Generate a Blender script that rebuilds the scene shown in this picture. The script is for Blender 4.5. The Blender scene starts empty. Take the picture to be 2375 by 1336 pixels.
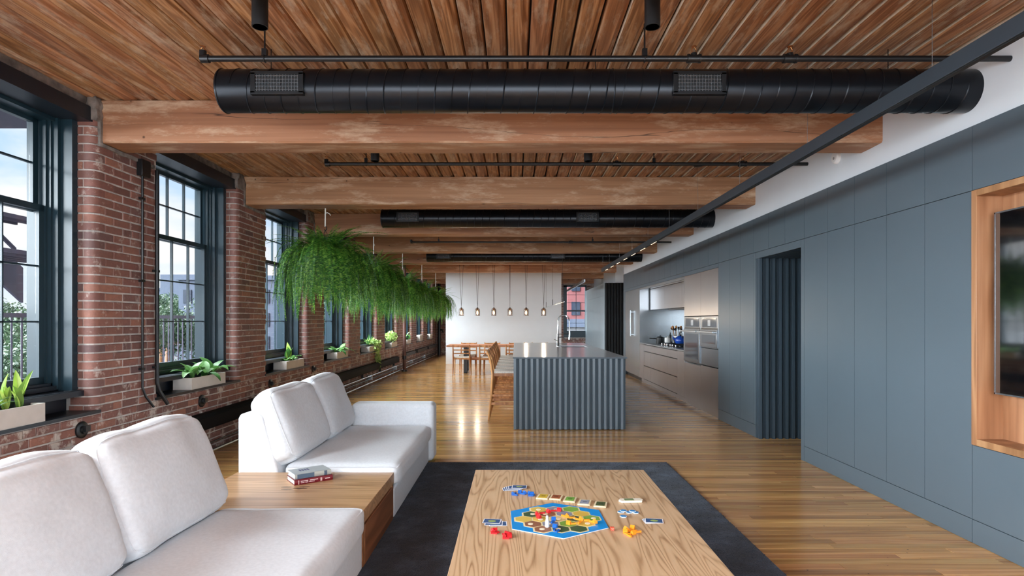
import bpy, bmesh, math, random
from mathutils import Vector, Matrix, noise
R = math.radians
PI = math.pi
random.seed(11)
rnd = random.Random(5)
S = bpy.context.scene
C = S.collection

# ------------------------------------------------------------------ camera
CZ = 1.37
cam = bpy.data.cameras.new('camera')
cam.sensor_width = 36.0
cam.lens = 1390.0 / 2375.0 * 36.0
cam.shift_x = -8.5 / 2375.0
cam.shift_y = 76.0 / 2375.0
cam.clip_start = 0.05
cam.clip_end = 1500
co = bpy.data.objects.new('camera', cam)
co.location = (0, 0, CZ)
co.rotation_euler = (R(90), 0, 0)
C.objects.link(co)
S.camera = co

# ------------------------------------------------------------------ view, world, daylight
S.view_settings.view_transform = 'Standard'
S.view_settings.look = 'None'
S.view_settings.gamma = 1.0
S.view_settings.use_curve_mapping = False
S.view_settings.exposure = 0.26
S.cycles.use_denoising = True
S.cycles.max_bounces = 10
S.cycles.diffuse_bounces = 6
S.cycles.glossy_bounces = 4
S.cycles.transparent_max_bounces = 16
S.cycles.caustics_reflective = False
S.cycles.caustics_refractive = False
S.cycles.sample_clamp_indirect = 6.0

SKY = 1.1
SUN = 46.0
w = bpy.data.worlds.new('sky')
S.world = w
w.use_nodes = True
nt = w.node_tree
nt.nodes.clear()
def wn(t, **k):
    n = nt.nodes.new(t)
    for a, b in k.items():
        setattr(n, a, b)
    return n
tc = wn('ShaderNodeTexCoord')
sx = wn('ShaderNodeSeparateXYZ')
nt.links.new(tc.outputs['Generated'], sx.inputs[0])
rp = wn('ShaderNodeValToRGB')
e = rp.color_ramp.elements
e[0].position, e[0].color = 0.0, (0.74, 0.80, 0.88, 1)
e[1].position, e[1].color = 1.0, (0.14, 0.34, 0.74, 1)
q = e.new(0.12); q.color = (0.60, 0.74, 0.92, 1)
q = e.new(0.40); q.color = (0.32, 0.55, 0.88, 1)
nt.links.new(sx.outputs['Z'], rp.inputs[0])
mp = wn('ShaderNodeMapping')
mp.inputs['Scale'].default_value = (1.0, 1.0, 2.6)
nt.links.new(tc.outputs['Generated'], mp.inputs[0])
nz = wn('ShaderNodeTexNoise')
nz.inputs['Scale'].default_value = 3.1
nz.inputs['Detail'].default_value = 7
nz.inputs['Roughness'].default_value = 0.55
nt.links.new(mp.outputs[0], nz.inputs['Vector'])
cr = wn('ShaderNodeValToRGB')
cr.color_ramp.elements[0].position = 0.45
cr.color_ramp.elements[1].position = 0.60
nt.links.new(nz.outputs[0], cr.inputs[0])
mx = wn('ShaderNodeMixRGB')
nt.links.new(cr.outputs[0], mx.inputs[0])
nt.links.new(rp.outputs[0], mx.inputs[1])
mx.inputs[2].default_value = (0.93, 0.91, 0.90, 1)
bg = wn('ShaderNodeBackground')
bg.inputs['Strength'].default_value = SKY
nt.links.new(mx.outputs[0], bg.inputs[0])
wo = wn('ShaderNodeOutputWorld')
nt.links.new(bg.outputs[0], wo.inputs[0])

def sunlamp(name, d, energy, ang, col):
    l = bpy.data.lights.new(name, 'SUN')
    l.energy = energy
    l.angle = R(ang)
    l.color = col
    o = bpy.data.objects.new(name, l)
    o.rotation_euler = Vector(d).to_track_quat('Z', 'Y').to_euler()   # lamp shines along -Z
    o.location = (-8, -8, 20)
    C.objects.link(o)
sunlamp('hazy_sun', (-0.86, -0.14, 0.42), SUN, 100, (0.86, 0.94, 1.0))

def arealamp(name, loc, d, sx_, sy_, energy, col=(1, 1, 1)):
    l = bpy.data.lights.new(name, 'AREA')
    l.shape = 'RECTANGLE'; l.size = sx_; l.size_y = sy_
    l.energy = energy; l.color = col
    o = bpy.data.objects.new(name, l)
    o.location = loc
    o.rotation_euler = (-Vector(d)).to_track_quat('Z', 'Y').to_euler()
    C.objects.link(o)
# area lamps added at the unseen rear and side windows to brighten the room
for xw in (-2.05, 0.0, 2.05):
    arealamp('rear_fill_light', (xw, -3.3, 1.75), (0, 1, .05), 1.6, 2.3, 130, (.84, .92, 1.0))
for yw in (-.9, 1.45):
    arealamp('side_fill_light', (-3.3, yw, 1.9), (1, 0, -.05), 1.4, 2.0, 90, (.84, .92, 1.0))

# ------------------------------------------------------------------ helpers
def lin(c):
    return tuple((x / 255 / 12.92 if x / 255 <= .04045 else ((x / 255 + .055) / 1.055) ** 2.4) for x in c[:3]) + (1.0,)

class G:
    """small node-graph helper"""
    def __init__(s, name):
        s.m = bpy.data.materials.new(name)
        s.m.use_nodes = True
        s.t = s.m.node_tree
        s.b = s.t.nodes['Principled BSDF']
        s.out = s.t.nodes['Material Output']
    def n(s, t, **k):
        x = s.t.nodes.new(t)
        for a, b in k.items():
            setattr(x, a, b)
        return x
    def l(s, a, b):
        s.t.links.new(a, b)
    def val(s, node, i, v):
        if hasattr(v, 'is_linked') or isinstance(v, bpy.types.NodeSocket):
            s.l(v, node.inputs[i])
        else:
            node.inputs[i].default_value = v
    def math(s, op, a, b=0.0, c=0.0):
        x = s.n('ShaderNodeMath', operation=op)
        s.val(x, 0, a); s.val(x, 1, b); s.val(x, 2, c)
        return x.outputs[0]
    def vmath(s, op, a, b):
        x = s.n('ShaderNodeVectorMath', operation=op)
        s.val(x, 0, a); s.val(x, 1, b)
        return x.outputs[0]
    def mix(s, f, a, b, mode='MIX'):
        x = s.n('ShaderNodeMixRGB', blend_type=mode)
        s.val(x, 0, f); s.val(x, 1, a); s.val(x, 2, b)
        return x.outputs[0]
    def noise(s, vec, sc, det=3, rough=.5, dist=0):
        x = s.n('ShaderNodeTexNoise')
        s.l(vec, x.inputs['Vector'])
        x.inputs['Scale'].default_value = sc
        x.inputs['Detail'].default_value = det
        x.inputs['Roughness'].default_value = rough
        x.inputs['Distortion'].default_value = dist
        return x.outputs[0]
    def ramp(s, f, stops):
        x = s.n('ShaderNodeValToRGB')
        e = x.color_ramp.elements
        e[0].position, e[0].color = stops[0]
        e[1].position, e[1].color = stops[-1]
        for p, c in stops[1:-1]:
            q = e.new(p); q.color = c
        s.l(f, x.inputs[0])
        return x.outputs[0]
    def coords(s, world=False):
        if world:
            return s.n('ShaderNodeNewGeometry').outputs['Position']
        return s.n('ShaderNodeTexCoord').outputs['Object']
    def rand(s):
        g = s.n('ShaderNodeNewGeometry').outputs['Random Per Island']
        o = s.n('ShaderNodeObjectInfo').outputs['Random']
        return s.math('FRACT', s.math('MULTIPLY_ADD', o, 7.31, g))
    def bump(s, h, strength=.2, dist=.01):
        x = s.n('ShaderNodeBump')
        x.inputs['Strength'].default_value = strength
        x.inputs['Distance'].default_value = dist
        s.l(h, x.inputs['Height'])
        s.l(x.outputs[0], s.b.inputs['Normal'])
    def fin(s, rough=.5, metal=0., spec=.5, coat=0., sheen=0.):
        s.val(s.b, 'Roughness', rough)
        s.b.inputs['Metallic'].default_value = metal
        s.b.inputs['Specular IOR Level'].default_value = spec
        s.b.inputs['Coat Weight'].default_value = coat
        s.b.inputs['Coat Roughness'].default_value = .12
        s.b.inputs['Sheen Weight'].default_value = sheen
        return s.m

W1 = (1, 1, 1, 1)
K0 = (0, 0, 0, 1)

def paint(name, rgb, rough=.5, metal=0., var=.06, bump=.0, sc=8., spec=.5, coat=0., sheen=0., world=False):
    g = G(name)
    v = g.coords(world)
    n = g.noise(v, sc, 4)
    c = lin(rgb)
    a = tuple(x * (1 - var) for x in c[:3]) + (1,)
    b = tuple(min(1, x * (1 + var)) for x in c[:3]) + (1,)
    g.l(g.ramp(n, [(.3, a), (.7, b)]), g.b.inputs['Base Color'])
    if bump:
        g.bump(g.noise(v, sc * 12, 2), bump, .002)
    return g.fin(rough, metal, spec, coat, sheen)

def wood(name, cols, sc, rings=12., rough=.45, world=False, var=.3, wear=0., wearcol=(205, 190, 170), bump=.12,
         coat=0., fine=1.0, dist=.6, cracks=0., knots=0., spec=.5, contrast=.5, pw=1.6):
    g = G(name)
    p = g.coords(world)
    r = g.rand()
    off = g.vmath('SCALE', p, (0, 0, 0))
    cx = g.n('ShaderNodeCombineXYZ')
    g.l(g.math('MULTIPLY', r, 31.7), cx.inputs[0]); g.l(g.math('MULTIPLY', r, 17.3), cx.inputs[1]); g.l(g.math('MULTIPLY', r, 53.1), cx.inputs[2])
    v = g.vmath('ADD', g.vmath('MULTIPLY', p, sc), cx.outputs[0])
    n1 = g.noise(v, 1.0, 2, .45, dist)
    band = g.math('MULTIPLY_ADD', g.math('SINE', g.math('MULTIPLY', n1, rings * 6.283)), .5, .5)
    band = g.math('POWER', band, pw)
    big = max(sc)
    v2 = g.vmath('MULTIPLY', p, tuple(x * (2.0 if x < big * .5 else 9.0) for x in sc))
    v2 = g.vmath('ADD', v2, cx.outputs[0])
    n2 = g.noise(v2, fine, 5, .6)
    f = g.math('ADD', g.math('MULTIPLY', band, contrast), g.math('MULTIPLY', n2, 1 - contrast))
    col = g.ramp(f, [(.15, lin(cols[0])), (.5, lin(cols[1])), (.85, lin(cols[2]))])
    hs = g.n('ShaderNodeHueSaturation')
    g.l(g.math('MULTIPLY_ADD', r, var, 1 - var * .5), hs.inputs['Value'])
    g.l(g.math('MULTIPLY_ADD', g.math('FRACT', g.math('MULTIPLY', r, 5.7)), .012, .494), hs.inputs['Hue'])
    g.l(col, hs.inputs['Color'])
    col = hs.outputs[0]
    if wear:
        n3 = g.noise(g.vmath('ADD', g.vmath('MULTIPLY', p, tuple(x ** .5 * 2.5 for x in sc)), cx.outputs[0]), 1.3, 7, .72)
        m = g.ramp(n3, [(.51, K0), (.66, (wear, wear, wear, 1))])
        col = g.mix(m, col, lin(wearcol))
    if cracks:
        n4 = g.noise(g.vmath('ADD', g.vmath('MULTIPLY', p, tuple(x * (1.0 if x < big * .5 else .7) for x in sc)), cx.outputs[0]), 1.0, 5, .42)
        d = g.math('ABSOLUTE', g.math('SUBTRACT', n4, .5))
        m = g.ramp(d, [(0.0, (cracks, cracks, cracks, 1)), (.0035, K0)])
        m = g.mix(1., m, g.ramp(g.noise(p, .9, 1), [(.50, K0), (.56, W1)]), 'MULTIPLY')
        col = g.mix(m, col, lin((38, 24, 16)))
    if knots:
        vo = g.n('ShaderNodeTexVoronoi')
        vo.inputs['Scale'].default_value = knots
        g.l(g.vmath('ADD', p, g.vmath('SCALE', p, (0, 0, 0))), vo.inputs['Vector'])
        m = g.ramp(vo.outputs['Distance'], [(.025, (.85, .85, .85, 1)), (.06, K0)])
        col = g.mix(m, col, lin((70, 42, 22)))
    g.l(col, g.b.inputs['Base Color'])
    g.bump(f, bump, .004)
    return g.fin(rough, 0, spec, coat)

class MB:
    def __init__(s):
        s.v = []; s.f = []
    def raw(s, vs, fs):
        o = len(s.v)
        s.v += [tuple(v) for v in vs]
        s.f += [tuple(i + o for i in f) for f in fs]
        return s
    def box(s, x0, x1, y0, y1, z0, z1):
        return s.raw([(x0, y0, z0), (x1, y0, z0), (x1, y1, z0), (x0, y1, z0), (x0, y0, z1), (x1, y0, z1), (x1, y1, z1), (x0, y1, z1)],
                     [(0, 3, 2, 1), (4, 5, 6, 7), (0, 1, 5, 4), (1, 2, 6, 5), (2, 3, 7, 6), (3, 0, 4, 7)])
    def prism(s, poly, ax, a, b):
        n = len(poly)
        def P(u, v, t):
            return (t, u, v) if ax == 'x' else (u, t, v) if ax == 'y' else (u, v, t)
        vs = [P(u, v, a) for u, v in poly] + [P(u, v, b) for u, v in poly]
        fs = [tuple(range(n)), tuple(range(2 * n - 1, n - 1, -1))] + [(i, i + n, (i + 1) % n + n, (i + 1) % n) for i in range(n)]
        return s.raw(vs, fs)
    def tube(s, pts, r, n=8, cap=True, closed=False):
        pts = [Vector(p) for p in pts]
        m = len(pts)
        rs = r if isinstance(r, (list, tuple)) else [r] * m
        vs = []; fs = []
        up = None
        for i, p in enumerate(pts):
            if closed:
                d = pts[(i + 1) % m] - pts[i - 1]
            else:
                d = pts[min(i + 1, m - 1)] - pts[max(i - 1, 0)]
            d.normalize()
            if up is None:
                up = Vector((0, 0, 1)) if abs(d.z) < .9 else Vector((1, 0, 0))
            sd = d.cross(up)
            if sd.length < 1e-6:
                sd = d.orthogonal()
            sd.normalize()
            up = sd.cross(d).normalized()
            for k in range(n):
                a = 2 * PI * k / n
                vs.append(p + (sd * math.cos(a) + up * math.sin(a)) * rs[i])
        for i in range(m if closed else m - 1):
            j = (i + 1) % m
            for k in range(n):
                fs.append((i * n + k, i * n + (k + 1) % n, j * n + (k + 1) % n, j * n + k))
        if cap and not closed:
            fs.append(tuple(range(n - 1, -1, -1)))
            fs.append(tuple((m - 1) * n + k for k in range(n)))
        return s.raw(vs, fs)
    def lathe(s, prof, n=24, c=(0, 0, 0)):
        vs = []; fs = []
        m = len(prof)
        for r, z in prof:
            for k in range(n):
                a = 2 * PI * k / n
                vs.append((c[0] + r * math.cos(a), c[1] + r * math.sin(a), c[2] + z))
        for i in range(m - 1):
            for k in range(n):
                fs.append((i * n + k, i * n + (k + 1) % n, (i + 1) * n + (k + 1) % n, (i + 1) * n + k))
        if prof[0][0] > 1e-5:
            fs.append(tuple(range(n - 1, -1, -1)))
        if prof[-1][0] > 1e-5:
            fs.append(tuple((m - 1) * n + k for k in range(n)))
        return s.raw(vs, fs)
    def mesh(s, name, m, smooth=False, fix=True):
        me = bpy.data.meshes.new(name)
        me.from_pydata(s.v, [], s.f)
        if fix:
            bm = bmesh.new(); bm.from_mesh(me)
            bmesh.ops.remove_doubles(bm, verts=bm.verts, dist=1e-6)
            bmesh.ops.recalc_face_normals(bm, faces=bm.faces)
            bm.to_mesh(me); bm.free()
        if m is not None:
            me.materials.append(m)
        if smooth:
            me.shade_smooth()
            if smooth is not True or len(me.polygons) < 400000:
                me.set_sharp_from_angle(angle=R(42))
        me.update()
        return me
    def build(s, name, m, parent=None, smooth=False, bevel=0., loc=None, rot=None, fix=True, seg=2):
        o = bpy.data.objects.new(name, s.mesh(name, m, smooth, fix))
        C.objects.link(o)
        put(o, parent, loc, rot)
        if bevel:
            b = o.modifiers.new('bevel', 'BEVEL')
            b.width = bevel; b.segments = seg; b.limit_method = 'ANGLE'; b.angle_limit = R(35)
            o.data.shade_smooth(); o.data.set_sharp_from_angle(angle=R(50))
            b.harden_normals = False
        return o

def put(o, parent=None, loc=None, rot=None):
    if parent is not None:
        o.parent = parent
    if loc is not None:
        o.location = loc
    if rot is not None:
        o.rotation_euler = rot
def inst(name, me, parent=None, loc=None, rot=None, sc=None):
    o = bpy.data.objects.new(name, me)
    C.objects.link(o)
    put(o, parent, loc, rot)
    if sc is not None:
        o.scale = sc if hasattr(sc, '__len__') else (sc, sc, sc)
    return o
def tag(o, label, cat, group=None, kind=None):
    o['label'] = label; o['category'] = cat
    if group: o['group'] = group
    if kind: o['kind'] = kind
    return o
def thing(name, label, cat, loc=(0, 0, 0), rz=0., group=None, kind=None):
    o = bpy.data.objects.new(name, None)
    o.empty_display_size = .1
    C.objects.link(o)
    o.location = loc; o.rotation_euler = (0, 0, rz)
    return tag(o, label, cat, group, kind)
def dup(root, loc, rz=None, label=None, group=None):
    r = root.copy(); C.objects.link(r)
    r.location = loc
    if rz is not None: r.rotation_euler = (0, 0, rz)
    if label: r['label'] = label
    if group: r['group'] = group
    for ch in list(root.children):
        c = ch.copy(); C.objects.link(c); c.parent = r
        for gch in list(ch.children):
            d = gch.copy(); C.objects.link(d); d.parent = c
    return r
ORD = ['first', 'second', 'third', 'fourth', 'fifth', 'sixth', 'seventh', 'eighth', 'ninth', 'tenth', 'eleventh', 'twelfth',
       'thirteenth', 'fourteenth', 'fifteenth', 'sixteenth', 'seventeenth', 'eighteenth', 'nineteenth', 'twentieth',
       'twenty-first', 'twenty-second', 'twenty-third', 'twenty-fourth', 'twenty-fifth', 'twenty-sixth']
def on(px, py, z):
    Y = 1390. * (CZ - z) / (py - 744.)
    return ((px - 1196.) / 1390. * Y, Y)
# ------------------------------------------------------------------ materials
M = {}
def brickmat():
    g = G('brick')
    p = g.coords(True)
    r = g.rand()
    c = g.ramp(r, [(0., lin((116, 84, 78))), (.35, lin((146, 102, 90))), (.6, lin((134, 92, 84))), (.85, lin((166, 116, 98))), (1., lin((106, 82, 82)))])
    n = g.noise(p, 40, 5, .6)
    c = g.mix(.35, c, g.ramp(n, [(.3, lin((96, 84, 82))), (.7, lin((170, 150, 140)))]), 'OVERLAY')
    n2 = g.noise(p, 9, 8, .72)
    m = g.ramp(n2, [(.57, K0), (.68, (.8, .8, .8, 1))])
    c = g.mix(m, c, lin((205, 190, 180)))
    n3 = g.noise(p, 2.2, 3)
    c = g.mix(g.ramp(n3, [(.45, K0), (.7, (.35, .35, .35, 1))]), c, lin((88, 70, 72)))
    z = g.n('ShaderNodeSeparateXYZ'); g.l(p, z.inputs[0])
    low = g.ramp(z.outputs[2], [(.64, (.85, .85, .85, 1)), (.70, K0)])
    n4 = g.noise(p, 5, 7, .68)
    c = g.mix(g.mix(1., low, g.ramp(n4, [(.53, K0), (.60, W1)]), 'MULTIPLY'), c, lin((196, 186, 176)))
    g.l(c, g.b.inputs['Base Color'])
    g.bump(g.math('ADD', n, n2), .5, .004)
    return g.fin(.62, 0, .4)
M['brick'] = brickmat()
M['brickpale'] = paint('brick_pale', (150, 104, 88), .7, var=.3, sc=12, bump=.4, world=True)
M['mortar'] = paint('mortar', (182, 174, 168), .9, var=.25, sc=14, bump=.5, world=True)
M['plaster'] = paint('grey_plaster', (120, 112, 106), .9, var=.4, sc=16, bump=.9, world=True)
M['white'] = paint('white_plaster', (222, 228, 234), .85, var=.015, sc=3, world=True)
M['slate'] = paint('slate_lacquer', (85, 98, 107), .32, var=.02, sc=3)
M['slatelit'] = paint('slate_lacquer_lit', (148, 162, 170), .38, var=.02, sc=3)  # slate lightened in colour for the window reflecting off the far cabinets
M['slatedark'] = paint('slate_fluted', (58, 72, 82), .45, var=.04, sc=3)
M['gap'] = paint('joint_shadow', (22, 26, 30), .8)
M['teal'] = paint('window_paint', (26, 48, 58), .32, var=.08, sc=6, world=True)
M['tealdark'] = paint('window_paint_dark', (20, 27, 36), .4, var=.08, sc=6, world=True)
M['black'] = paint('black_metal', (16, 18, 21), .36, var=.15, sc=5)
M['blackmatte'] = paint('black_matte', (14, 15, 17), .55)
M['duct'] = paint('duct_black', (22, 26, 32), .30, .55, var=.12, sc=4)
M['brass'] = paint('brass', (190, 130, 80), .3, 1.)
M['steel'] = paint('brushed_steel', (190, 187, 188), .30, .95, var=.03, sc=2)
M['steelcool'] = paint('steel_cool', (180, 186, 190), .26, .9, var=.03, sc=2)
M['chrome'] = paint('chrome', (205, 207, 210), .12, 1.)
M['ovenglass'] = paint('oven_glass', (62, 68, 76), .08, .2)
M['ovengrey'] = paint('oven_steel', (128, 134, 140), .25, .8)
M['counter'] = paint('counter_grey', (206, 208, 210), .17, var=.03, sc=30)
M['plank'] = wood('ceiling_plank', [(112, 74, 46), (164, 116, 78), (194, 150, 110)], (13, .8, 13), 5., .55, True, .34, .6, (206, 190, 168), .3, contrast=.35)
M['beam'] = wood('beam_timber', [(132, 90, 62), (164, 118, 84), (184, 138, 104)], (.3, 5, 5), 3., .62, True, .10, .55, (222, 200, 172), .2, contrast=.26, cracks=.85, knots=2.2)
M['floor'] = wood('floor_strip', [(140, 92, 48), (196, 146, 88), (218, 176, 116)], (.7, 12, 12), 3., .19, True, .52, 0, bump=.02, contrast=.22, coat=.15, spec=.5, knots=4.5)
M['pine'] = wood('pine_top', [(150, 112, 80), (200, 164, 128), (210, 176, 142)], (6.2, .46, 6.2), 22., .36, False, .0, 0, bump=.03, contrast=.46, dist=.22, pw=.6)
M['pinex'] = wood('side_table_wood', [(150, 106, 72), (198, 154, 114), (212, 172, 134)], (.35, 6, 6), 9., .30, False, .0, 0, bump=.04, contrast=.3)
M['pinedark'] = wood('drawer_wood', [(112, 70, 42), (150, 98, 62), (166, 112, 74)], (7, .5, 7), 4., .45, False, .05, 0, bump=.05, contrast=.45)
M['cherry'] = wood('cherry_wood', [(122, 82, 52), (160, 114, 78), (182, 138, 100)], (4, 4, .5), 4., .42, True, .05, 0, bump=.03, contrast=.35)
M['oak'] = wood('chair_oak', [(140, 88, 48), (186, 126, 74), (204, 148, 94)], (9, 9, 1.2), 3., .42, False, .12, 0, bump=.05)
M['tabletop'] = wood('dining_wood', [(150, 92, 60), (190, 124, 84), (206, 146, 104)], (.6, 7, 7), 3., .4, False, .05, 0, bump=.03)
M['fabric'] = paint('white_linen', (222, 227, 232), .92, var=.05, sc=60, bump=.35, sheen=.25)
M['heater'] = paint('heater_black', (9, 10, 12), .75, spec=.15)
M['rug'] = None
M['woven'] = paint('woven_cord', (214, 206, 194), .85, var=.18, sc=90, bump=.5)
M['concrete'] = paint('planter_concrete', (206, 198, 190), .8, var=.06, sc=10)
M['soil'] = paint('soil', (52, 40, 32), .95, var=.4, sc=30, bump=.8)
M['paper'] = paint('pages', (228, 222, 212), .8, var=.06, sc=60)
M['leafdark'] = None
M['rope'] = paint('white_rope', (225, 222, 215), .8)
M['tvscreen'] = paint('tv_screen', (6, 8, 12), .05, spec=1., coat=1.)
M['tvscreen'].node_tree.nodes['Principled BSDF'].inputs['IOR'].default_value = 1.9
M['asphalt'] = paint('asphalt', (70, 72, 76), .9, var=.2, sc=.2, world=True)
M['facade'] = paint('facade_grey', (92, 100, 116), .8, var=.05, sc=.3, world=True)
M['facadedark'] = paint('facade_dark', (70, 78, 94), .8, var=.05, sc=.3, world=True)
M['facadebrick'] = paint('facade_red', (112, 62, 62), .8, var=.12, sc=.6, world=True)
M['facadewhite'] = paint('facade_pale', (120, 120, 122), .8, var=.05, sc=.6, world=True)
M['winglass'] = paint('far_window', (36, 44, 58), .2)
M['rust'] = paint('fire_escape_iron', (52, 48, 66), .7, var=.15)

def leafmat(name, a, b, c, tr=.25):
    g = G(name)
    r = g.rand()
    n = g.noise(g.coords(), 9, 3)
    f = g.math('MULTIPLY_ADD', n, .5, g.math('MULTIPLY', r, .5))
    col = g.ramp(f, [(.2, lin(a)), (.5, lin(b)), (.85, lin(c))])
    g.l(col, g.b.inputs['Base Color'])
    g.fin(.5, 0, .4)
    if tr:
        t = g.n('ShaderNodeBsdfTranslucent')
        g.l(col, t.inputs[0])
        ms = g.n('ShaderNodeMixShader')
        ms.inputs[0].default_value = tr
        g.l(g.b.outputs[0], ms.inputs[1]); g.l(t.outputs[0], ms.inputs[2])
        g.l(ms.outputs[0], g.out.inputs[0])
    return g.m
M['fern'] = leafmat('fern_leaf', (32, 72, 27), (66, 124, 40), (142, 186, 76), .42)
M['orchid'] = leafmat('orchid_leaf', (46, 88, 40), (84, 134, 66), (130, 172, 104))
M['snake'] = leafmat('snake_leaf', (60, 96, 42), (140, 172, 66), (196, 208, 112))
M['pale'] = leafmat('pale_leaf', (120, 156, 76), (170, 196, 112), (210, 226, 150))
M['tree'] = leafmat('tree_leaf', (36, 56, 40), (58, 80, 56), (86, 104, 74))  # green desaturated to stand in for haze in front of the far trees

def glassmat(name, tint, refl=1.0):
    g = G(name)
    t = g.n('ShaderNodeBsdfTransparent'); t.inputs[0].default_value = tint
    gl = g.n('ShaderNodeBsdfGlossy'); gl.inputs['Roughness'].default_value = .02
    fr = g.n('ShaderNodeLayerWeight'); fr.inputs[0].default_value = .5
    ms = g.n('ShaderNodeMixShader')
    g.l(g.math('MULTIPLY', g.math('MULTIPLY_ADD', g.math('POWER', fr.outputs['Facing'], 5.), .96, .04), refl), ms.inputs[0])
    g.l(t.outputs[0], ms.inputs[1]); g.l(gl.outputs[0], ms.inputs[2])
    g.l(ms.outputs[0], g.out.inputs[0])
    return g.m
M['glass'] = glassmat('window_glass', (.97, .98, .98, 1), .6)
M['smoke'] = glassmat('smoked_glass', (.60, .52, .47, 1), 1.0)

def emit(name, col, st):
    g = G(name)
    g.l(g.n('ShaderNodeRGB').outputs[0], g.b.inputs['Base Color'])
    g.b.inputs['Emission Color'].default_value = lin(col)
    g.b.inputs['Emission Strength'].default_value = st
    return g.m
M['bulb'] = emit('bulb_glow', (255, 205, 140), 9.0)
M['spot'] = emit('spot_glow', (255, 226, 190), 4.0)

def rugmat():
    g = G('rug_pile')
    p = g.coords()
    n = g.noise(p, 5, 6, .65)
    n2 = g.noise(p, 160, 2)
    c = g.ramp(g.math('MULTIPLY_ADD', n, .7, g.math('MULTIPLY', n2, .3)), [(.3, lin((22, 27, 36))), (.5, lin((40, 50, 66))), (.7, lin((78, 94, 116)))])
    g.l(c, g.b.inputs['Base Color'])
    g.bump(g.math('ADD', n2, n), .7, .01)
    return g.fin(.95, 0, .1, 0, .15)
M['rug'] = rugmat()
COL = {}
def colmat(rgb, rough=.45):
    k = (tuple(rgb), rough)
    if k not in COL:
        COL[k] = paint('colour_%d' % len(COL), rgb, rough, var=.04)
    return COL[k]
# ------------------------------------------------------------------ structure
WL = -3.2                      # brick wall face
XR = 2.815                     # panelling face
CEIL = 3.07
YE = 24.2                      # far wall
YB = -3.4                      # wall behind the camera
def pn(k): return 6.896 + 2.335 * (k - 2)
def pf(k): return 7.682 + 2.335 * (k - 2)
def beam_y(k): return 4.62 + 2.454 * (k - 1)

# ---- floor
fb = MB().box(-3.7, 4.9, YB - .1, YE + .1, -.2, -.0125)
floor = tag(fb.build('floor', M['gap']), 'worn honey coloured strip wood floor', 'floor', kind='structure')
def strip_geo(mb, x0, x1, y0, y1, z1=0., z0=-.013, c=.0005):
    mb.raw([(x0 + c, y0 + c, z1), (x1 - c, y0 + c, z1), (x1 - c, y1 - c, z1), (x0 + c, y1 - c, z1),
            (x0, y0, z1 - c * .8), (x1, y0, z1 - c * .8), (x1, y1, z1 - c * .8), (x0, y1, z1 - c * .8),
            (x0, y0, z0), (x1, y0, z0), (x1, y1, z0), (x0, y1, z0)],
           [(0, 1, 2, 3)] + [(i, i + 4, (i + 1) % 4 + 4, (i + 1) % 4) for i in range(4)] + [(i + 4, i + 8, (i + 1) % 4 + 8, (i + 1) % 4 + 4) for i in range(4)])
strips = []
y = YB
PW = .0762
while y < YE:
    x = -3.6
    x += -rnd.uniform(0, 1.2)
    while x < 4.85:
        L = rnd.choice([.61, .76, .91, 1.22, 1.52, 1.83, 2.13])
        strips.append((x, min(x + L, 4.9), y, L))
        x += L
    y += PW
def seen(s):
    xc0, xc1, yy, L = s
    if yy < 2.35 or xc1 > 4.85: return False
    if xc0 > XR - .1 or xc1 < -2.1: return False
    if yy < 5.75: return xc1 > 1.55
    return xc1 > -.6 if yy < 6 else True
cand = sorted([s for s in strips if seen(s)], key=lambda s: s[2])[:298]
cs = set(cand)
fcache = {}
rest = MB()
for s in strips:
    x0, x1, yy, L = s
    if s in cs:
        if L not in fcache:
            m = MB(); strip_geo(m, -L / 2, L / 2 - .002, -PW / 2, PW / 2 - .0034)
            fcache[L] = m.mesh('floor_strip', M['floor'], fix=False)
        o = inst('plank', fcache[L], floor, (x0 + L / 2, yy + PW / 2, rnd.uniform(-.0004, .0004)))
    else:
        dz = rnd.uniform(-.0004, .0004)
        strip_geo(rest, x0, x1 - .002, yy, yy + PW - .0034, dz)
o = rest.build('plank', M['floor'], floor, fix=False)
o['kind'] = 'stuff'

# ---- ceiling deck
cb = MB().box(-3.7, 4.9, YB - .1, YE + .1, CEIL + .045, CEIL + .2)
ceil = tag(cb.build('ceiling', M['gap']), 'old timber plank ceiling deck', 'ceiling', kind='structure')
PC = .1355
prof = [(.0, .012), (.007, 0), (.086, 0), (.101, .012), (.117, .014), (.124, .030), (.1285, .05), (0, .05)]
segs = [(YB, 4.77), (4.77, 9.68), (9.68, 14.59), (14.59, YE)]
for (a, b) in segs:
    me = MB().prism(prof, 'y', a, b).mesh('deck_plank', M['plank'])
    i = 0
    x = -3.3
    while x < 2.84:
        inst('plank', me, ceil, (x, 0, CEIL + rnd.uniform(-.002, .003)))
        x += PC
filler = MB()
for i in range(28, 45):
    x = -3.3 + PC * i + .1290
    MBx = MB().box(x, x + .0052, YB, 14.5, CEIL + .007, CEIL + .03)
    o = MBx.build('filler_strip', paint('pale_filler', (226, 216, 200), .8, var=.2, sc=9, world=True) if 'fill' not in M else M['fill'], ceil)
    M['fill'] = o.data.materials[0]
# deck over the passage side
MB().box(2.84, 4.9, YB, YE, CEIL, CEIL + .045).build('ceiling_board', M['white'], ceil)

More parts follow.
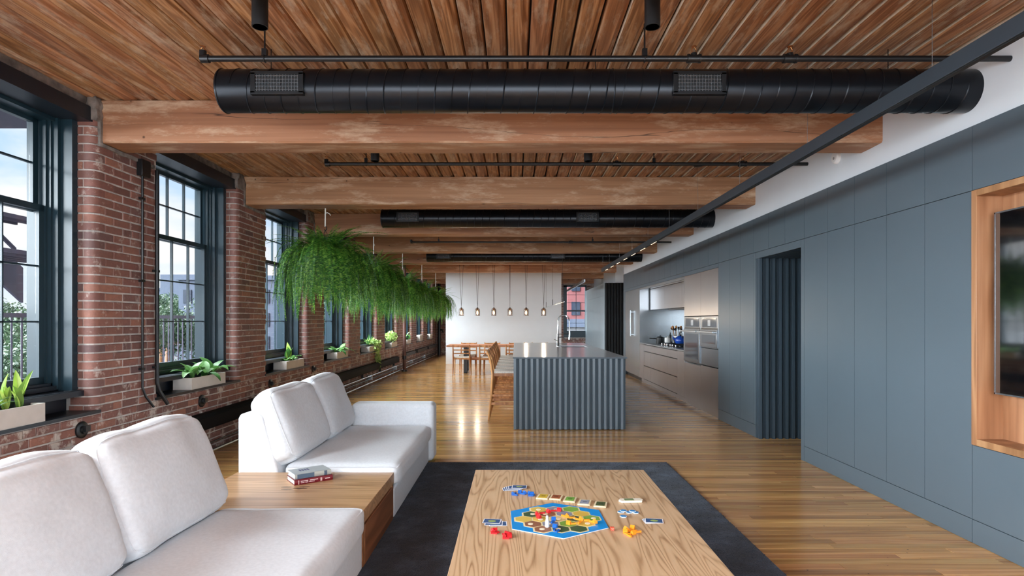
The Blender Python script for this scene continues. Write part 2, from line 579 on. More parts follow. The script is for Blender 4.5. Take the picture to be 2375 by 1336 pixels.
# ---- beams
for k in range(-1, 9):
    y0 = beam_y(k)
    if y0 + .3 > YE: break
    nx = 64
    prof2 = [(y0 + .012, 0), (y0, .012), (y0, .16), (y0, .325), (y0 + .3, .325), (y0 + .3, .012), (y0 + .288, 0), (y0 + .15, 0)]
    vs = []; fs = []
    X0, X1 = WL - .02, 2.84
    rb = random.Random(k)
    for i in range(nx + 1):
        xx = X0 + (X1 - X0) * i / nx
        for (yy, zz) in prof2:
            d = noise.noise(Vector((xx * 1.3, yy * 4 + k * 9, zz * 6))) * .006
            vs.append((xx, yy + d * .6, 2.743 + zz + (d if zz < .3 else 0)))
    m = len(prof2)
    for i in range(nx):
        for j in range(m):
            fs.append((i * m + j, i * m + (j + 1) % m, (i + 1) * m + (j + 1) % m, (i + 1) * m + j))
    fs.append(tuple(range(m))); fs.append(tuple(nx * m + j for j in range(m - 1, -1, -1)))
    o = MB().raw(vs, fs).build('timber_beam', M['beam'], smooth=True)
    nm = ORD[k - 1] if k >= 1 else None
    tag(o, ('%s heavy timber ceiling beam in view counting from the camera' % nm) if nm else 'heavy timber ceiling beam overhead, out of view', 'beam', 'timber ceiling beams', 'structure')
    # bolts heads / nails on the front face
    if 1 <= k <= 4:
        for j in range(5):
            xx = rb.uniform(-2.6, 2.5)
            MB().tube([(xx, y0 - .003, 2.743 + rb.uniform(.05, .28)), (xx, y0 + .01, 2.86)], .011, 8) if False else None

# ---- left wall: mortar body
wb = MB()
wb.box(-3.66, WL - .008, YB, YE, -.1, .66)
ks = list(range(-2, 10))
for k in ks:
    a, b = pn(k), pf(k)
    if k == 9: b = YE + .02
    if k == -2: a = YB
    wb.prism([(-3.66, a + .008), (WL - .06, a + .008), (WL - .026, a + .024), (WL - .006, a + .06), (WL - .006, b - .008), (-3.66, b - .008)], 'z', .66, CEIL + .05)
for k in range(-1, 10):
    wb.box(-3.66, -3.46, pf(k - 1) - .02, pn(k) + .02, 2.93, CEIL + .05)
wl = tag(wb.build('wall_left', M['mortar']), 'red brick window wall with rounded piers', 'wall', kind='structure')
CH, BH = .0665, .0540
def brick_geo(mb, y0, y1, z0, z1, x=0., dep=.03, c=.004):
    mb.raw([(x, y0 + c, z0 + c), (x, y1 - c, z0 + c), (x, y1 - c, z1 - c), (x, y0 + c, z1 - c),
            (x - c, y0, z0), (x - c, y1, z0), (x - c, y1, z1), (x - c, y0, z1),
            (x - dep, y0, z0), (x - dep, y1, z0), (x - dep, y1, z1), (x - dep, y0, z1)],
           [(0, 1, 2, 3)] + [(i, i + 4, (i + 1) % 4 + 4, (i + 1) % 4) for i in range(4)] + [(i + 4, i + 8, (i + 1) % 4 + 8, (i + 1) % 4 + 4) for i in range(4)])
def corner_geo(mb, leg, ln, z0, z1, x=0., y=0., r=.055):
    poly = [(x - leg, y)]
    for i in range(6):
        a = i / 5 * PI / 2
        poly.append((x - r + r * math.sin(a), y + r - r * math.cos(a)))
    poly += [(x, y + ln), (x - .03, y + ln), (x - .03, y + r + .002), (x - r - .002, y + .03), (x - leg, y + .03)]
    mb.prism(poly, 'z', z0, z1)
bcache = {}
joined = MB()
nb = [0]
def brick(kind, y, z, L=.203, leg=.1, indiv=False):
    dx = rnd.uniform(-.002, .002)
    if indiv and nb[0] < 299:
        key = (kind, round(L, 3), round(leg, 3))
        if key not in bcache:
            m = MB()
            if kind == 's': brick_geo(m, 0, L, 0, BH)
            else: corner_geo(m, leg, L, 0, BH)
            bcache[key] = m.mesh('brick', M['brick'], smooth=(kind == 'c'), fix=(kind == 'c'))
        inst('brick', bcache[key], wl, (WL + dx, y, z + rnd.uniform(-.0015, .0015)))
        nb[0] += 1
    else:
        if kind == 's': brick_geo(joined, y, y + L, z, z + BH, WL + dx)
        else: corner_geo(joined, leg, L, z, z + BH, WL + dx, y)
def fill(y0, y1, z, ind, stag):
    y = y0
    if stag and y1 - y0 > .35:
        L = .098
        brick('s', y, z, L, indiv=ind(y, z)); y += L + .012
    while y < y1 - .03:
        L = .201
        if rnd.random() < .07: L = .098
        L = min(L, y1 - y)
        if y1 - (y + L) < .04: L = y1 - y
        L = round(L, 3)
        brick('s', y, z, L, indiv=ind(y, z)); y += L + .012
order = [1, 2, 3] + [k for k in ks if k not in (1, 2, 3)]
for k in order:
    a, b = pn(k), pf(k)
    if k == -2: continue
    if k == 9: b = YE - .01
    for i in range(10, 46):
        z = i * CH
        if z + BH > CEIL + .02: break
        if z > 2.9 and k in (1,): continue
        # leave the pocket of the beam
        by = beam_y(k)
        ind = (lambda y, z: True) if k == 1 else ((lambda y, z: z < 1.62) if k == 2 else (lambda y, z: False))
        odd = i % 2
        ln = .203 if not odd else .108
        brick('c', a, z, ln, leg=.09 if not odd else .19, indiv=ind(a, z))
        fill(a + ln + .01, b, z, ind, False)
        if not odd:   # header filling the reveal
            bb = MB().box(WL - .2, WL - .1, a + .001, a + .03, z, z + BH)
            joined.raw(bb.v, bb.f)
        bb = MB().box(WL - .2, WL - .032, b - .02, b, z, z + BH)   # far reveal
        joined.raw(bb.v, bb.f)
for i in range(0, 10):
    z = i * CH + .002
    if z + BH > .662: break
    fill(YB + .05 * (i % 2), YE - .01, z, lambda y, z: (4.3 < y < 7.6 and z > .42), i % 2)
o = joined.build('brick', M['brick'], wl, fix=False)
o['kind'] = 'stuff'
# rough mortar where the pier meets the deck, and round the beam pockets
def lump(x0, x1, y0, y1, z0, z1, seed, amp=.014, n=10):
    bm = bmesh.new()
    bmesh.ops.create_cube(bm, size=1)
    bmesh.ops.subdivide_edges(bm, edges=bm.edges, cuts=n, use_grid_fill=True)
    for v in bm.verts:
        p = Vector((x0 + (v.co.x + .5) * (x1 - x0), y0 + (v.co.y + .5) * (y1 - y0), z0 + (v.co.z + .5) * (z1 - z0)))
        d = noise.noise(p * 9 + Vector((seed, 0, 0))) * amp + noise.noise(p * 24 + Vector((seed, 3, 0))) * amp * .6
        v.co = p + Vector((1, .6, -1)) * d
    me = bpy.data.meshes.new('mortar_patch'); bm.to_mesh(me); bm.free()
    me.materials.append(M['plaster']); me.shade_smooth()
    return inst('mortar_patch', me, wl)
for k in range(0, 4):
    a, b = pn(k), pf(k); y0 = beam_y(k)
    lump(WL - .22, WL + .006, a - .012, y0 - .005, 2.90, CEIL + .01, k, .02)
    lump(WL - .02, WL + .012, y0 - .028, y0 + .004, 2.72, 2.93, k + 4, .007)
    lump(WL - .02, WL + .014, y0 - .028, b - .05, 2.712, 2.74, k + 9, .008)
    lump(WL - .3, WL - .06, pf(k - 1) - .02, pn(k) + .03, 2.985, CEIL + .02, k + 20, .012, 14)

# ---- end wall (brick with one window), rear wall, right wall
WX0, WX1, WZ0, WZ1 = 1.93, 2.86, .70, 2.80
eb = MB()
eb.box(-3.7, WX0, YE, YE + .35, -.1, CEIL + .05).box(WX1, 4.9, YE, YE + .35, -.1, CEIL + .05)
eb.box(WX0, WX1, YE, YE + .35, -.1, WZ0).box(WX0, WX1, YE, YE + .35, WZ1, CEIL + .05)
we = tag(eb.build('wall_far', M['mortar']), 'brick end wall beyond the white partition', 'wall', kind='structure')
ej = MB()
for i in range(46):
    z = i * CH
    if z + BH > CEIL: break
    x = -3.2 - (.1 if i % 2 else 0)
    while x < 2.95:
        x1 = x + .203
        if not (x1 < -3.2 or (-2.3 < x and x1 < 1.0)):
            if z + BH < WZ0 or z > WZ1 or x1 <= WX0 + .02 or x >= WX1 - .02:
                ej.box(max(x, -3.19), x1, YE - .012, YE + .01, z, z + BH)
            elif x < WX0:
                ej.box(x, WX0, YE - .012, YE + .01, z, z + BH)
        x += .213
o = ej.build('brick', M['brick'], we, fix=False); o['kind'] = 'stuff'

rb = MB()
bw = [(-2.9, -1.2), (-.85, .85), (1.2, 2.9)]
rb.box(-3.7, 4.9, YB - .35, YB, -.1, .5).box(-3.7, 4.9, YB - .35, YB, 2.9, CEIL + .05)
for a, b in [(-3.7, -2.9), (-1.2, -.85), (.85, 1.2), (2.9, 4.9)]:
    rb.box(a, b, YB - .35, YB, .5, 2.9)
tag(rb.build('wall_back', M['white']), 'white wall behind the camera with tall windows', 'wall', kind='structure')
for i, (a, b) in enumerate(bw):
    t = thing('window_%d' % (14 + i), 'tall window behind the camera', 'window', (0, 0, 0), kind='structure')
    m = MB()
    for (u, v) in [(a, a + .06), (b - .06, b), ((a + b) / 2 - .03, (a + b) / 2 + .03)]:
        m.box(u, v, YB - .25, YB - .18, .5, 2.9)
    for z in (.5, 1.3, 2.1, 2.84):
        m.box(a, b, YB - .25, YB - .18, z, z + .06)
    m.build('window_frame', M['teal'], t)
    MB().box(a, b, YB - .222, YB - .218, .5, 2.9).build('pane', M['glass'], t)

# right wall: white band above the panelling + recess shells
for q, lb in [((2.83, 2.97, YB, 15.65, 2.576, CEIL + .05), 'plain white wall band above the slate panelling'), ((2.83, 3.6, YB, .99, -.1, 2.576), 'white wall beside the camera before the media cabinet'),
              ((3.76, 3.86, YB, 19.0, -.1, 2.57), 'white wall hidden behind the slate cabinets'), ((3.16, 4.9, 19.0, YE, 2.578, CEIL + .05), 'white wall above the far cabinet block'),
              ((4.3, 4.4, 15.66, 18.9, -.1, CEIL), 'white wall at the end of the gap past the refrigerator')]:
    tag(MB().box(*q).build('wall_right', M['white']), lb, 'wall', kind='structure')
# partition
tag(MB().box(-2.22, 1.452, 19.04, 19.22, 0, CEIL + .02).build('wall_partition', M['white']), 'free-standing white partition wall behind the dining table', 'wall', kind='structure')

# ---- windows in the left wall
paneL = None
def boxes(name, lst, m, parent, bevel=0.):
    b = MB()
    for t in lst: b.box(*t)
    return b.build(name, m, parent, bevel=bevel)
wcache = {}
def window(k, detail=True):
    y0, y1 = pf(k - 1), pn(k)
    n = k if k >= 1 else 11 - k
    t = thing('window_%d' % n, ('%s tall dark framed sash window along the brick wall' % ORD[k - 1]) if k >= 1 else 'tall sash window behind the camera', 'window', (0, y0, 0), kind='structure')
    D = y1 - y0
    if 'fr' not in wcache:
        L = []
        for s in (0, 1):
            def yy(a, b):
                return (a, b) if s == 0 else (D - b, D - a)
            L += [(-3.44, -3.335, *yy(-.015, .055), .84, 2.99), (-3.47, -3.42, *yy(.03, .085), .86, 2.95),
                  (-3.64, -3.46, *yy(-.01, .10), .86, 2.95), (-3.51, -3.485, *yy(.095, .118), .88, 2.90)]
        m = MB()
        for q in L: m.box(*q)
        wcache['fr'] = m.mesh('window_frame', M['teal'])
        m = MB()
        m.box(-3.64, -3.44, -.01, D + .01, 2.86, 2.96)
        wcache['head'] = m.mesh('head_board', M['teal'])
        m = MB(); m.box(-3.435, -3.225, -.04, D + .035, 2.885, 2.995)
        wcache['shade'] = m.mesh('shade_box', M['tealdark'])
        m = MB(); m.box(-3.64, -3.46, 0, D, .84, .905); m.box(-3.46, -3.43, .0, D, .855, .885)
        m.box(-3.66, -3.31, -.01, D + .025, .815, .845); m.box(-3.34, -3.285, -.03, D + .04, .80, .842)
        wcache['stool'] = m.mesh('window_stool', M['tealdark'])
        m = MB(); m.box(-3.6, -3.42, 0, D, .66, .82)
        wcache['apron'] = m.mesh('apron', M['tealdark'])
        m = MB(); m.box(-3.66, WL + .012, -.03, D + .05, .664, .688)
        wcache['ledge'] = m.mesh('sill_ledge', M['tealdark'])
        def sash(x, z0, z1, g0, g1, rows):
            a, b = .118, D - .118
            st = .048
            m = MB()
            m.box(x - .02, x + .02, a, a + st, z0, z1).box(x - .02, x + .02, b - st, b, z0, z1)
            m.box(x - .02, x + .02, a, b, z0, g0).box(x - .02, x + .02, a, b, g1, z1)
            ga, gb = a + st, b - st
            for c in range(1, 4):
                yc = ga + (gb - ga) * c / 4
                m.box(x - .013, x + .013, yc - .006, yc + .006, g0, g1)
            for r in range(1, rows):
                zc = g0 + (g1 - g0) * r / rows
                m.box(x - .013, x + .013, ga, gb, zc - .006, zc + .006)
            pw, ph = (gb - ga) / 4, (g1 - g0) / rows
            pm = MB().box(x - .002, x + .002, -pw / 2 + .007, pw / 2 - .007, -ph / 2 + .007, ph / 2 - .007).mesh('pane', M['glass'])
            cs = [(0, ga + pw * (c + .5), g0 + ph * (r + .5)) for c in range(4) for r in range(rows)]
            return m.mesh('sash', M['teal']), pm, cs
        wcache['low'] = sash(-3.515, .905, 2.225, .955, 2.18, 3)
        wcache['up'] = sash(-3.56, 2.175, 2.875, 2.235, 2.83, 2)
    inst('window_frame', wcache['fr'], t)
    inst('head_board', wcache['head'], t)
    inst('shade_box', wcache['shade'], t)
    inst('window_stool', wcache['stool'], t)
    inst('apron', wcache['apron'], t)
    inst('sill_ledge', wcache['ledge'], t)
    for nm, key in (('lower_sash', 'low'), ('upper_sash', 'up')):
        me, pm, cs = wcache[key]
        s = inst(nm, me, t)
        for c in cs: inst('pane', pm, s, c)
for k in range(-1, 10):
    window(k)
# end window
t = thing('window_10', 'dark framed sash window in the far end wall', 'window', kind='structure')
fw = 0.14
boxes('window_frame', [(WX0, WX0 + fw, YE - .02, YE + .2, WZ0, WZ1), (WX1 - .05, WX1, YE - .02, YE + .2, WZ0, WZ1), (WX0, WX1, YE - .02, YE + .2, WZ1 - .06, WZ1),
                       (WX0, WX1, YE - .04, YE + .2, WZ0, WZ0 + .26)], M['teal'], t)
sh = boxes('sash', [(WX0 + fw, WX1, YE + .1, YE + .13, 1.74, 1.80)] + [(WX0 + fw, WX1, YE + .11, YE + .12, z - .008, z + .008) for z in (1.27, 2.1, 2.42)] +
           [(2.44, 2.46, YE + .11, YE + .12, .96, 2.74)], M['teal'], t)
xs = [WX0 + fw, 2.45, WX1 - .05]; zs = [.96, 1.27, 1.77, 2.1, 2.42, 2.74]
for a, b in zip(xs, xs[1:]):
    for c, d in zip(zs, zs[1:]):
        MB().box(a + .01, b - .01, YE + .113, YE + .117, c + .01, d - .01).build('pane', M['glass'], sh)
# ------------------------------------------------------------------ slate panelling on the right
ZS, ZT, ZP = 2.172, 2.573, .148
g2 = .0022
def panel(parent, name, y0, y1, z0, z1, m='slate', x=XR, d=.02):
    return MB().box(x, x + d, y0 + g2, y1 - g2, z0 + g2, z1 - g2).build(name, M[m], parent)
edges = [3.695, 4.124, 4.55, 4.98, 5.411, 5.845]
for i in range(5):
    a, b = edges[4 - i], edges[5 - i]
    t = thing('tall_cabinet', '%s full-height slate cabinet door on the near side of the fluted doorway' % ORD[i], 'cabinet', (0, 0, 0), group='tall slate cabinets')
    MB().box(XR + .022, XR + .6, a + .001, b - .001, .0, ZT).build('carcass', M['gap'], t)
    panel(t, 'door', a, b, ZP, ZS)
    panel(t, 'upper_door', a, b, ZS, ZT)
t = thing('plinth_board', 'long slate plinth board under the tall cabinets near the camera', 'plinth')
panel(t, 'face', 3.695, 5.845, 0, ZP)
t = thing('plinth_board', 'short slate plinth board between the fluted doorway and the ovens', 'plinth')
panel(t, 'face', 7.03, 8.325, 0, ZP)
t = thing('door_jamb', 'narrow slate jamb strip at the near edge of the fluted doorway', 'panel')
MB().box(XR, XR + .9, 5.845 + g2, 5.912, 0, ZS - g2).build('jamb', M['slate'], t)
MB().box(XR + .022, 3.74, 5.914, 7.028, 2.12, ZT).build('soffit', M['slatedark'], t)
panel(t, 'header_strip', 5.912, 7.03, 2.093, ZS)
b = MB()
for i in range(12):
    yy = 5.95 + i * .09
    b.box(XR + .03, 3.74, yy, yy + .045, 2.095, 2.12)
b.build('soffit_batten', M['slatedark'], t)
# upper doors from the doorway to the end of the block
y = 5.845
i = 0
ue = [5.845, 6.264, 6.672, 7.09, 7.51, 7.89, 8.325]
while ue[-1] < 15.2: ue.append(ue[-1] + .43)
ue[-1] = 15.65
for i in range(len(ue) - 1):
    a, b = ue[i], ue[i + 1]
    t = thing('upper_cabinet', '%s slate upper cupboard counting from the fluted doorway away from camera' % ORD[i], 'cabinet', group='slate upper cupboards')
    MB().box(XR + .022, XR + .5, a + .001, b - .001, ZS + .001, ZT).build('carcass', M['gap'], t)
    panel(t, 'door', a, b, ZS, ZT)
te = [7.03, 7.09, 7.51, 7.89, 8.325]
lbs = ['narrow slate filler strip at the far edge of the fluted doorway', 'slate tall cabinet just past the fluted doorway', 'slate tall cabinet in the middle between fluted doorway and ovens',
       'slate tall cabinet touching the steel ovens']
for i in range(4):
    a, b = te[i], te[i + 1]
    t = thing('tall_cabinet', lbs[i], 'cabinet', group='tall slate cabinets')
    MB().box(XR + .022, XR + .6, a + .001, b - .001, 0, ZS).build('carcass', M['gap'] if i else M['slatedark'], t)
    panel(t, 'door', a, b, ZP, ZS)
# fluted walls facing the camera
def flutes(name, label, x0, x1, y, z0, z1, pitch, dep, m, seg='batten'):
    t = thing(name, label, 'panel', (0, 0, 0))
    MB().box(x0, x1, y + dep, y + dep + .03, z0, z1).build('backing', M[m], t)
    n = max(1, round((x1 - x0) / pitch))
    p = (x1 - x0) / n
    me = MB().prism([(-p * .44, 0), (-p * .40, -dep), (p * .0, -dep), (p * .36, -.01), (p * .36, 0)], 'z', z0, z1).mesh(seg, M[m])
    for i in range(n):
        inst(seg, me, t, (x0 + p * (i + .5), y + dep, 0))
    return t
flutes('fluted_panel', 'dark fluted panel inside the near doorway of the slate wall', XR + .005, 3.74, 6.95, 0, 2.095, .079, .045, 'slatedark')
MB_ = MB().box(3.70, 3.74, 5.92, 6.94, 0, 2.09)
tag(MB_.build('passage_panel', M['slatedark']), 'dark panel at the end of the passage behind the fluted doorway', 'panel')

# second cabinet block beyond the gap
be = [19.0, 19.9, 20.8, 21.7, 22.6, 23.4, YE - .02]
for i in range(6):
    a, b = be[i], be[i + 1]
    t = thing('tall_cabinet', '%s tall cabinet of the far block beside the end window' % ORD[i], 'cabinet', group='far block cabinets')
    MB().box(XR + .022, 3.6, a + (.03 if i == 0 else .001), b - .001, 0, ZT).build('carcass', M['slatedark'], t)
    panel(t, 'door', a, b, 0, ZS, 'slatelit'); panel(t, 'upper_door', a, b, ZS, ZT, 'slatelit')
flutes('fluted_panel', 'black fluted end panel of the far cabinet block', XR + .024, 3.75, 18.95, 0, ZT, .09, .045, 'gap')
# end cap of the first block
t = thing('end_panel', 'slate end strip closing the cabinet wall beside the refrigerator', 'panel')
panel(t, 'face', 15.36, 15.65, 0, ZS)
MB().box(XR + .021, XR + .7, 15.62, 15.65, 0, ZS).build('return', M['slate'], t)

# ---- media niche + television
t = thing('media_cabinet', 'slate media cabinet with a cherry wood niche around the television', 'cabinet')
MB().box(XR + .022, XR + .6, 1.0, 3.694, .0, .606).build('carcass', M['gap'], t)
MB().box(XR + .022, XR + .6, 1.0, 3.694, ZS, ZT).build('carcass', M['gap'], t)
panel(t, 'upper_door', 2.4, 3.695, ZS, ZT); panel(t, 'upper_door', 1.0, 2.4, ZS, ZT)
panel(t, 'lower_door', 2.4, 3.695, ZP, .606); panel(t, 'lower_door', 1.0, 2.4, ZP, .606)
panel(t, 'plinth', 1.0, 3.695, 0, ZP)
n = thing('niche', '', '')
del n['label'], n['category']
n.parent = t
MB().box(XR - .008, 2.985, 3.652, 3.693, .608, 2.170).build('side_board', M['cherry'], n, bevel=.002)
MB().box(XR - .008, 2.985, 1.0, 3.651, 2.130, 2.170).build('top_board', M['cherry'], n, bevel=.002)
MB().box(XR - .008, 2.985, 1.0, 3.651, .608, .649).build('bottom_board', M['cherry'], n, bevel=.002)
MB().box(2.97, 3.4, 1.0, 3.693, .62, 2.16).build('back_board', M['cherry'], n)
tv = thing('television', 'large black flat television mounted inside the cherry wood niche', 'television', (2.9, 2.63, .93))
MB().box(-.018, .025, -.975, .975, 0, 1.09).build('housing', M['black'], tv, bevel=.003)
MB().box(-.0205, -.017, -.968, .968, .010, 1.080).build('screen', M['tvscreen'], tv)
b = MB()
for q in [(-.0225, -.015, -.975, -.968, 0, 1.09), (-.0225, -.015, .968, .975, 0, 1.09), (-.0225, -.015, -.975, .975, 0, .009), (-.0225, -.015, -.975, .975, 1.081, 1.09)]:
    b.box(*q)
b.build('bezel', M['ovengrey'], tv)
MB().box(.025, .07, -.2, .2, .35, .75).build('wall_bracket', M['black'], tv)

# ---- kitchen wall
def handle(parent, y, z0, z1, x=XR, vert=True, L=0, m='steelcool'):
    b = MB()
    if vert:
        b.box(x - .062, x - .038, y - .014, y + .014, z0, z1)
        for z in (z0 + .04, z1 - .04): b.box(x - .04, x, y - .010, y + .010, z - .010, z + .010)
    else:
        b.box(x - .062, x - .038, y - L / 2, y + L / 2, z0 - .012, z0 + .014)
        for yy in (y - L / 2 + .05, y + L / 2 - .05): b.box(x - .04, x, yy - .010, yy + .010, z0 - .010, z0 + .010)
    return b.build('handle', M[m], parent, bevel=.003)
STEP = 2.11
# header strip
t = thing('kitchen_header', 'slim steel strip under the slate cupboards above the kitchen', 'panel')
panel(t, 'strip', 8.325, 15.36, STEP, ZS, 'slate')
for nm, a, b, lb, hy in (('freezer', 13.62, 14.33, 'narrow steel freezer column at the far end of the worktop', None), ('refrigerator', 14.33, 15.36, 'wide steel refrigerator column at the far end of the kitchen wall', 14.45)):
    t = thing(nm, lb, nm)
    MB().box(XR + .022, XR + .66, a + .012, b - .002, .08, STEP).build('body', M['ovengrey'], t)
    d = panel(t, 'door', a, b, .10, STEP, 'steelcool', d=.022)
    MB().box(XR + .05, XR + .1, a, b, 0, .098).build('plinth', M['black'], t)
    if hy: handle(d, hy, 1.00, 1.62)
t = thing('oven_tower', 'steel tower housing with cupboards above and below the two ovens', 'cabinet')
MB().box(XR + .024, XR + .62, 8.34, 9.995, 1.447, STEP).build('carcass', M['ovengrey'], t)
MB().box(XR + .024, XR + .62, 8.34, 9.995, .09, .69).build('carcass', M['ovengrey'], t)
panel(t, 'door', 8.325, 9.12, 1.445, STEP, 'steel'); panel(t, 'door', 9.12, 10.0, 1.445, STEP, 'steel')
panel(t, 'door', 8.325, 9.12, .09, .70, 'steel'); panel(t, 'door', 9.12, 10.0, .09, .68, 'steel')
MB().box(XR + .03, XR + .06, 8.325, 10.0, 0, .088).build('plinth', M['steel'], t)
def oven(lb, a, b, z0, z1, dy0, dz1):
    t = thing('oven', lb, 'oven')
    MB().box(XR, XR + .5, a + .004, b - .004, z0 + .003, z1 - .003).build('body', M['ovengrey'], t, bevel=.003)
    cp = MB().box(XR - .004, XR + .01, a + .09, b - .09, z1 - .165, z1 - .03).build('control_panel', M['ovenglass'], t)
    MB().box(XR - .006, XR, (a + b) / 2 - .07, (a + b) / 2 + .05, z1 - .145, z1 - .06).build('display', colmat((150, 158, 166), .2), cp)
    MB().box(XR - .003, XR + .01, a + .03, b - .03, z1 - .195, z1 - .178).build('vent_slot', M['black'], t)
    d = MB().box(XR - .016, XR + .004, a + .012, b - .012, z0 + .02, z1 - .20).build('door', M['ovengrey'], t, bevel=.003)
    MB().box(XR - .0185, XR - .014, a + .09, b - .10, z0 + .07, z1 - .275).build('door_window', M['ovenglass'], d)
    handle(d, (a + b) / 2, z1 - .235, 0, XR - .014, False, b - a - .06)
    return t
oven('wide tall oven beside the cooktop with dark glass door', 9.12, 10.0, .70, 1.44, 0, 0)
oven('compact steel oven beside the slate cabinets above the warming drawer', 8.325, 9.12, .968, 1.44, 0, 0)
t = thing('warming_drawer', 'smooth dark steel warming drawer under the compact oven', 'drawer')
MB().box(XR + .022, XR + .5, 8.335, 9.11, .735, .962).build('body', M['ovengrey'], t)
panel(t, 'front', 8.325, 9.12, .71, .966, 'ovengrey')
# niche with worktop
t = thing('splashback', 'stainless steel lined cooking niche with splashback', 'panel')
MB().box(3.56, 3.6, 10.0, 13.62, .88, STEP).build('back_sheet', M['steelcool'], t)
MB().box(XR, 3.6, 13.60, 13.62, .88, STEP).build('side_sheet', M['steelcool'], t)
MB().box(XR, 3.6, 10.0, 10.012, .88, STEP).build('side_sheet', M['steelcool'], t)
MB().box(XR + .1, 3.6, 10.0, 13.62, STEP - .03, STEP).build('top_sheet', M['steelcool'], t)
MB().box(XR - .001, XR + .02, 10.0, 13.62, STEP - .045, STEP - .002).build('top_rail', M['steelcool'], t)
hood = [(10.02, 10.95), (10.95, 12.25), (12.25, 13.5)]
for i, (a, b) in enumerate(hood):
    t = thing('wall_cabinet', ['steel wall cupboard nearest the ovens over the cooktop', 'middle steel wall cupboard over the cooktop', 'steel wall cupboard nearest the freezer'][i], 'cabinet', group='steel wall cupboards')
    MB().box(3.06, 3.55, a + .003, b - .003, 1.62, 2.07).build('body', M['steel'], t)
    panel(t, 'door', a, b, 1.615, 2.075, 'steel', 3.035)
    if i == 1: MB().box(3.1, 3.5, a + .1, b - .1, 1.585, 1.615).build('hood_vent', M['black'], t)
t = thing('worktop', 'thin stainless steel worktop in the cooking niche', 'worktop')
MB().box(XR - .005, 3.56, 10.012, 13.60, .855, .88).build('slab', M['steelcool'], t, bevel=.002)
base = [(10.0, 10.44, 'slim steel base unit next to the ovens', []), (10.44, 11.14, 'steel drawer unit under the near end of the cooktop', [(.845, .70), (.70, .385), (.385, .09)]),
        (11.14, 12.48, 'wide steel drawer unit under the cooktop', [(.845, .70), (.70, .385), (.385, .09)]), (12.48, 13.16, 'steel drawer unit beyond the cooktop', [(.845, .70), (.70, .385), (.385, .09)]),
        (13.16, 13.62, 'steel filler unit against the freezer', [])]
for a, b, lb, dr in base:
    t = thing('base_unit', lb, 'cabinet', group='steel base units')
    MB().box(XR + .024, 3.5, a + .002, b - .002, .08, .853).build('carcass', M['gap'], t)
    if dr:
        for (z1, z0) in dr:
            d = panel(t, 'drawer', a, b, z0 + .010, z1 - .002, 'steel')
            MB().box(XR + .004, XR + .02, a + .003, b - .003, z0 + .004, z0 + .011).build('finger_pull', M['black'], d)
    else:
        panel(t, 'door', a, b, .09, .85, 'steel')
    MB().box(XR + .05, XR + .07, a, b, 0, .08).build('plinth', M['steel'], t)
# cooktop and things on the counter
t = thing('cooktop', 'black gas cooktop with cast iron grates on the steel worktop', 'cooktop', (3.2, 11.55, .88))
MB().box(-.27, .27, -.6, .6, 0, .012).build('tray', M['black'], t, bevel=.003)
for j in range(3):
    b = MB(); yc = -.4 + .4 * j
    for u in (-.17, -.06, .06, .17):
        b.box(-.24, .24, yc + u - .008, yc + u + .008, .035, .048)
    for u in (-.23, 0, .22):
        b.box(u - .008, u + .008, yc - .18, yc + .18, .030, .044)
    for u in (-.23, .22):
        for q in (-.17, .17): b.box(u - .01, u + .01, yc + q - .01, yc + q + .01, .01, .04)
    b.build('grate', M['blackmatte'], t)
    for u in (-.12, .12):
        MB().lathe([(.05, .012), (.05, .024), (.03, .028), (0, .028)], 16, (u, yc, 0)).build('burner', M['black'], t)
        MB().lathe([(.018, 0), (.018, .03), (.012, .034), (0, .034)], 12, (-.255, yc + u, .012)).build('knob', M['chrome'], t)
t = thing('kettle', 'round cobalt blue kettle on the cooktop beside the ovens', 'kettle', (3.2, 11.62, .929))
MB().lathe([(.085, 0), (.105, .02), (.115, .06), (.105, .10), (.07, .135), (.03, .15), (0, .152)], 24).build('body', colmat((32, 74, 168), .2), t, smooth=True)
MB().lathe([(.012, .15), (.018, .16), (.012, .178), (0, .18)], 12).build('lid_knob', M['black'], t, smooth=True)
MB().tube([(-.09, 0, .06), (-.14, 0, .10), (-.155, 0, .135)], [.022, .015, .012], 10).build('spout', colmat((32, 74, 168), .2), t, smooth=True)
MB().tube([(0, -.085, .10), (0, -.085, .19), (0, -.05, .225), (0, .05, .225), (0, .085, .19), (0, .085, .10)], .008, 8).build('handle', M['black'], t, smooth=True)
t = thing('utensil_crock', 'steel crock full of cooking utensils at the back of the worktop', 'crock', (3.32, 12.36, .88))
MB().lathe([(.07, 0), (.075, .02), (.075, .17), (.07, .17), (.066, .02), (0, .02)], 20).build('pot', M['chrome'], t, smooth=True)
for j in range(9):
    a = j * .7; 
    b = MB().tube([(.03 * math.cos(a), .03 * math.sin(a), .03), (.09 * math.cos(a), .09 * math.sin(a), .28 + .02 * (j % 3))], .006, 6)
    b.lathe([(0, -.03), (.022, -.015), (.026, .01), (.015, .035), (0, .04)], 8, (.095 * math.cos(a), .095 * math.sin(a), .31 + .02 * (j % 3)))
    b.build('utensil', M[['black', 'chrome', 'oak'][j % 3]], t)
t = thing('canister', 'small white canister in front of the utensil crock', 'canister', (3.12, 12.30, .88))
MB().lathe([(.055, 0), (.06, .01), (.06, .12), (.055, .13)], 20).build('body', colmat((232, 230, 226)), t, smooth=True)
MB().lathe([(.058, .13), (.058, .145), (.015, .15), (.015, .165), (0, .168)], 20).build('lid', colmat((220, 218, 214)), t, smooth=True)
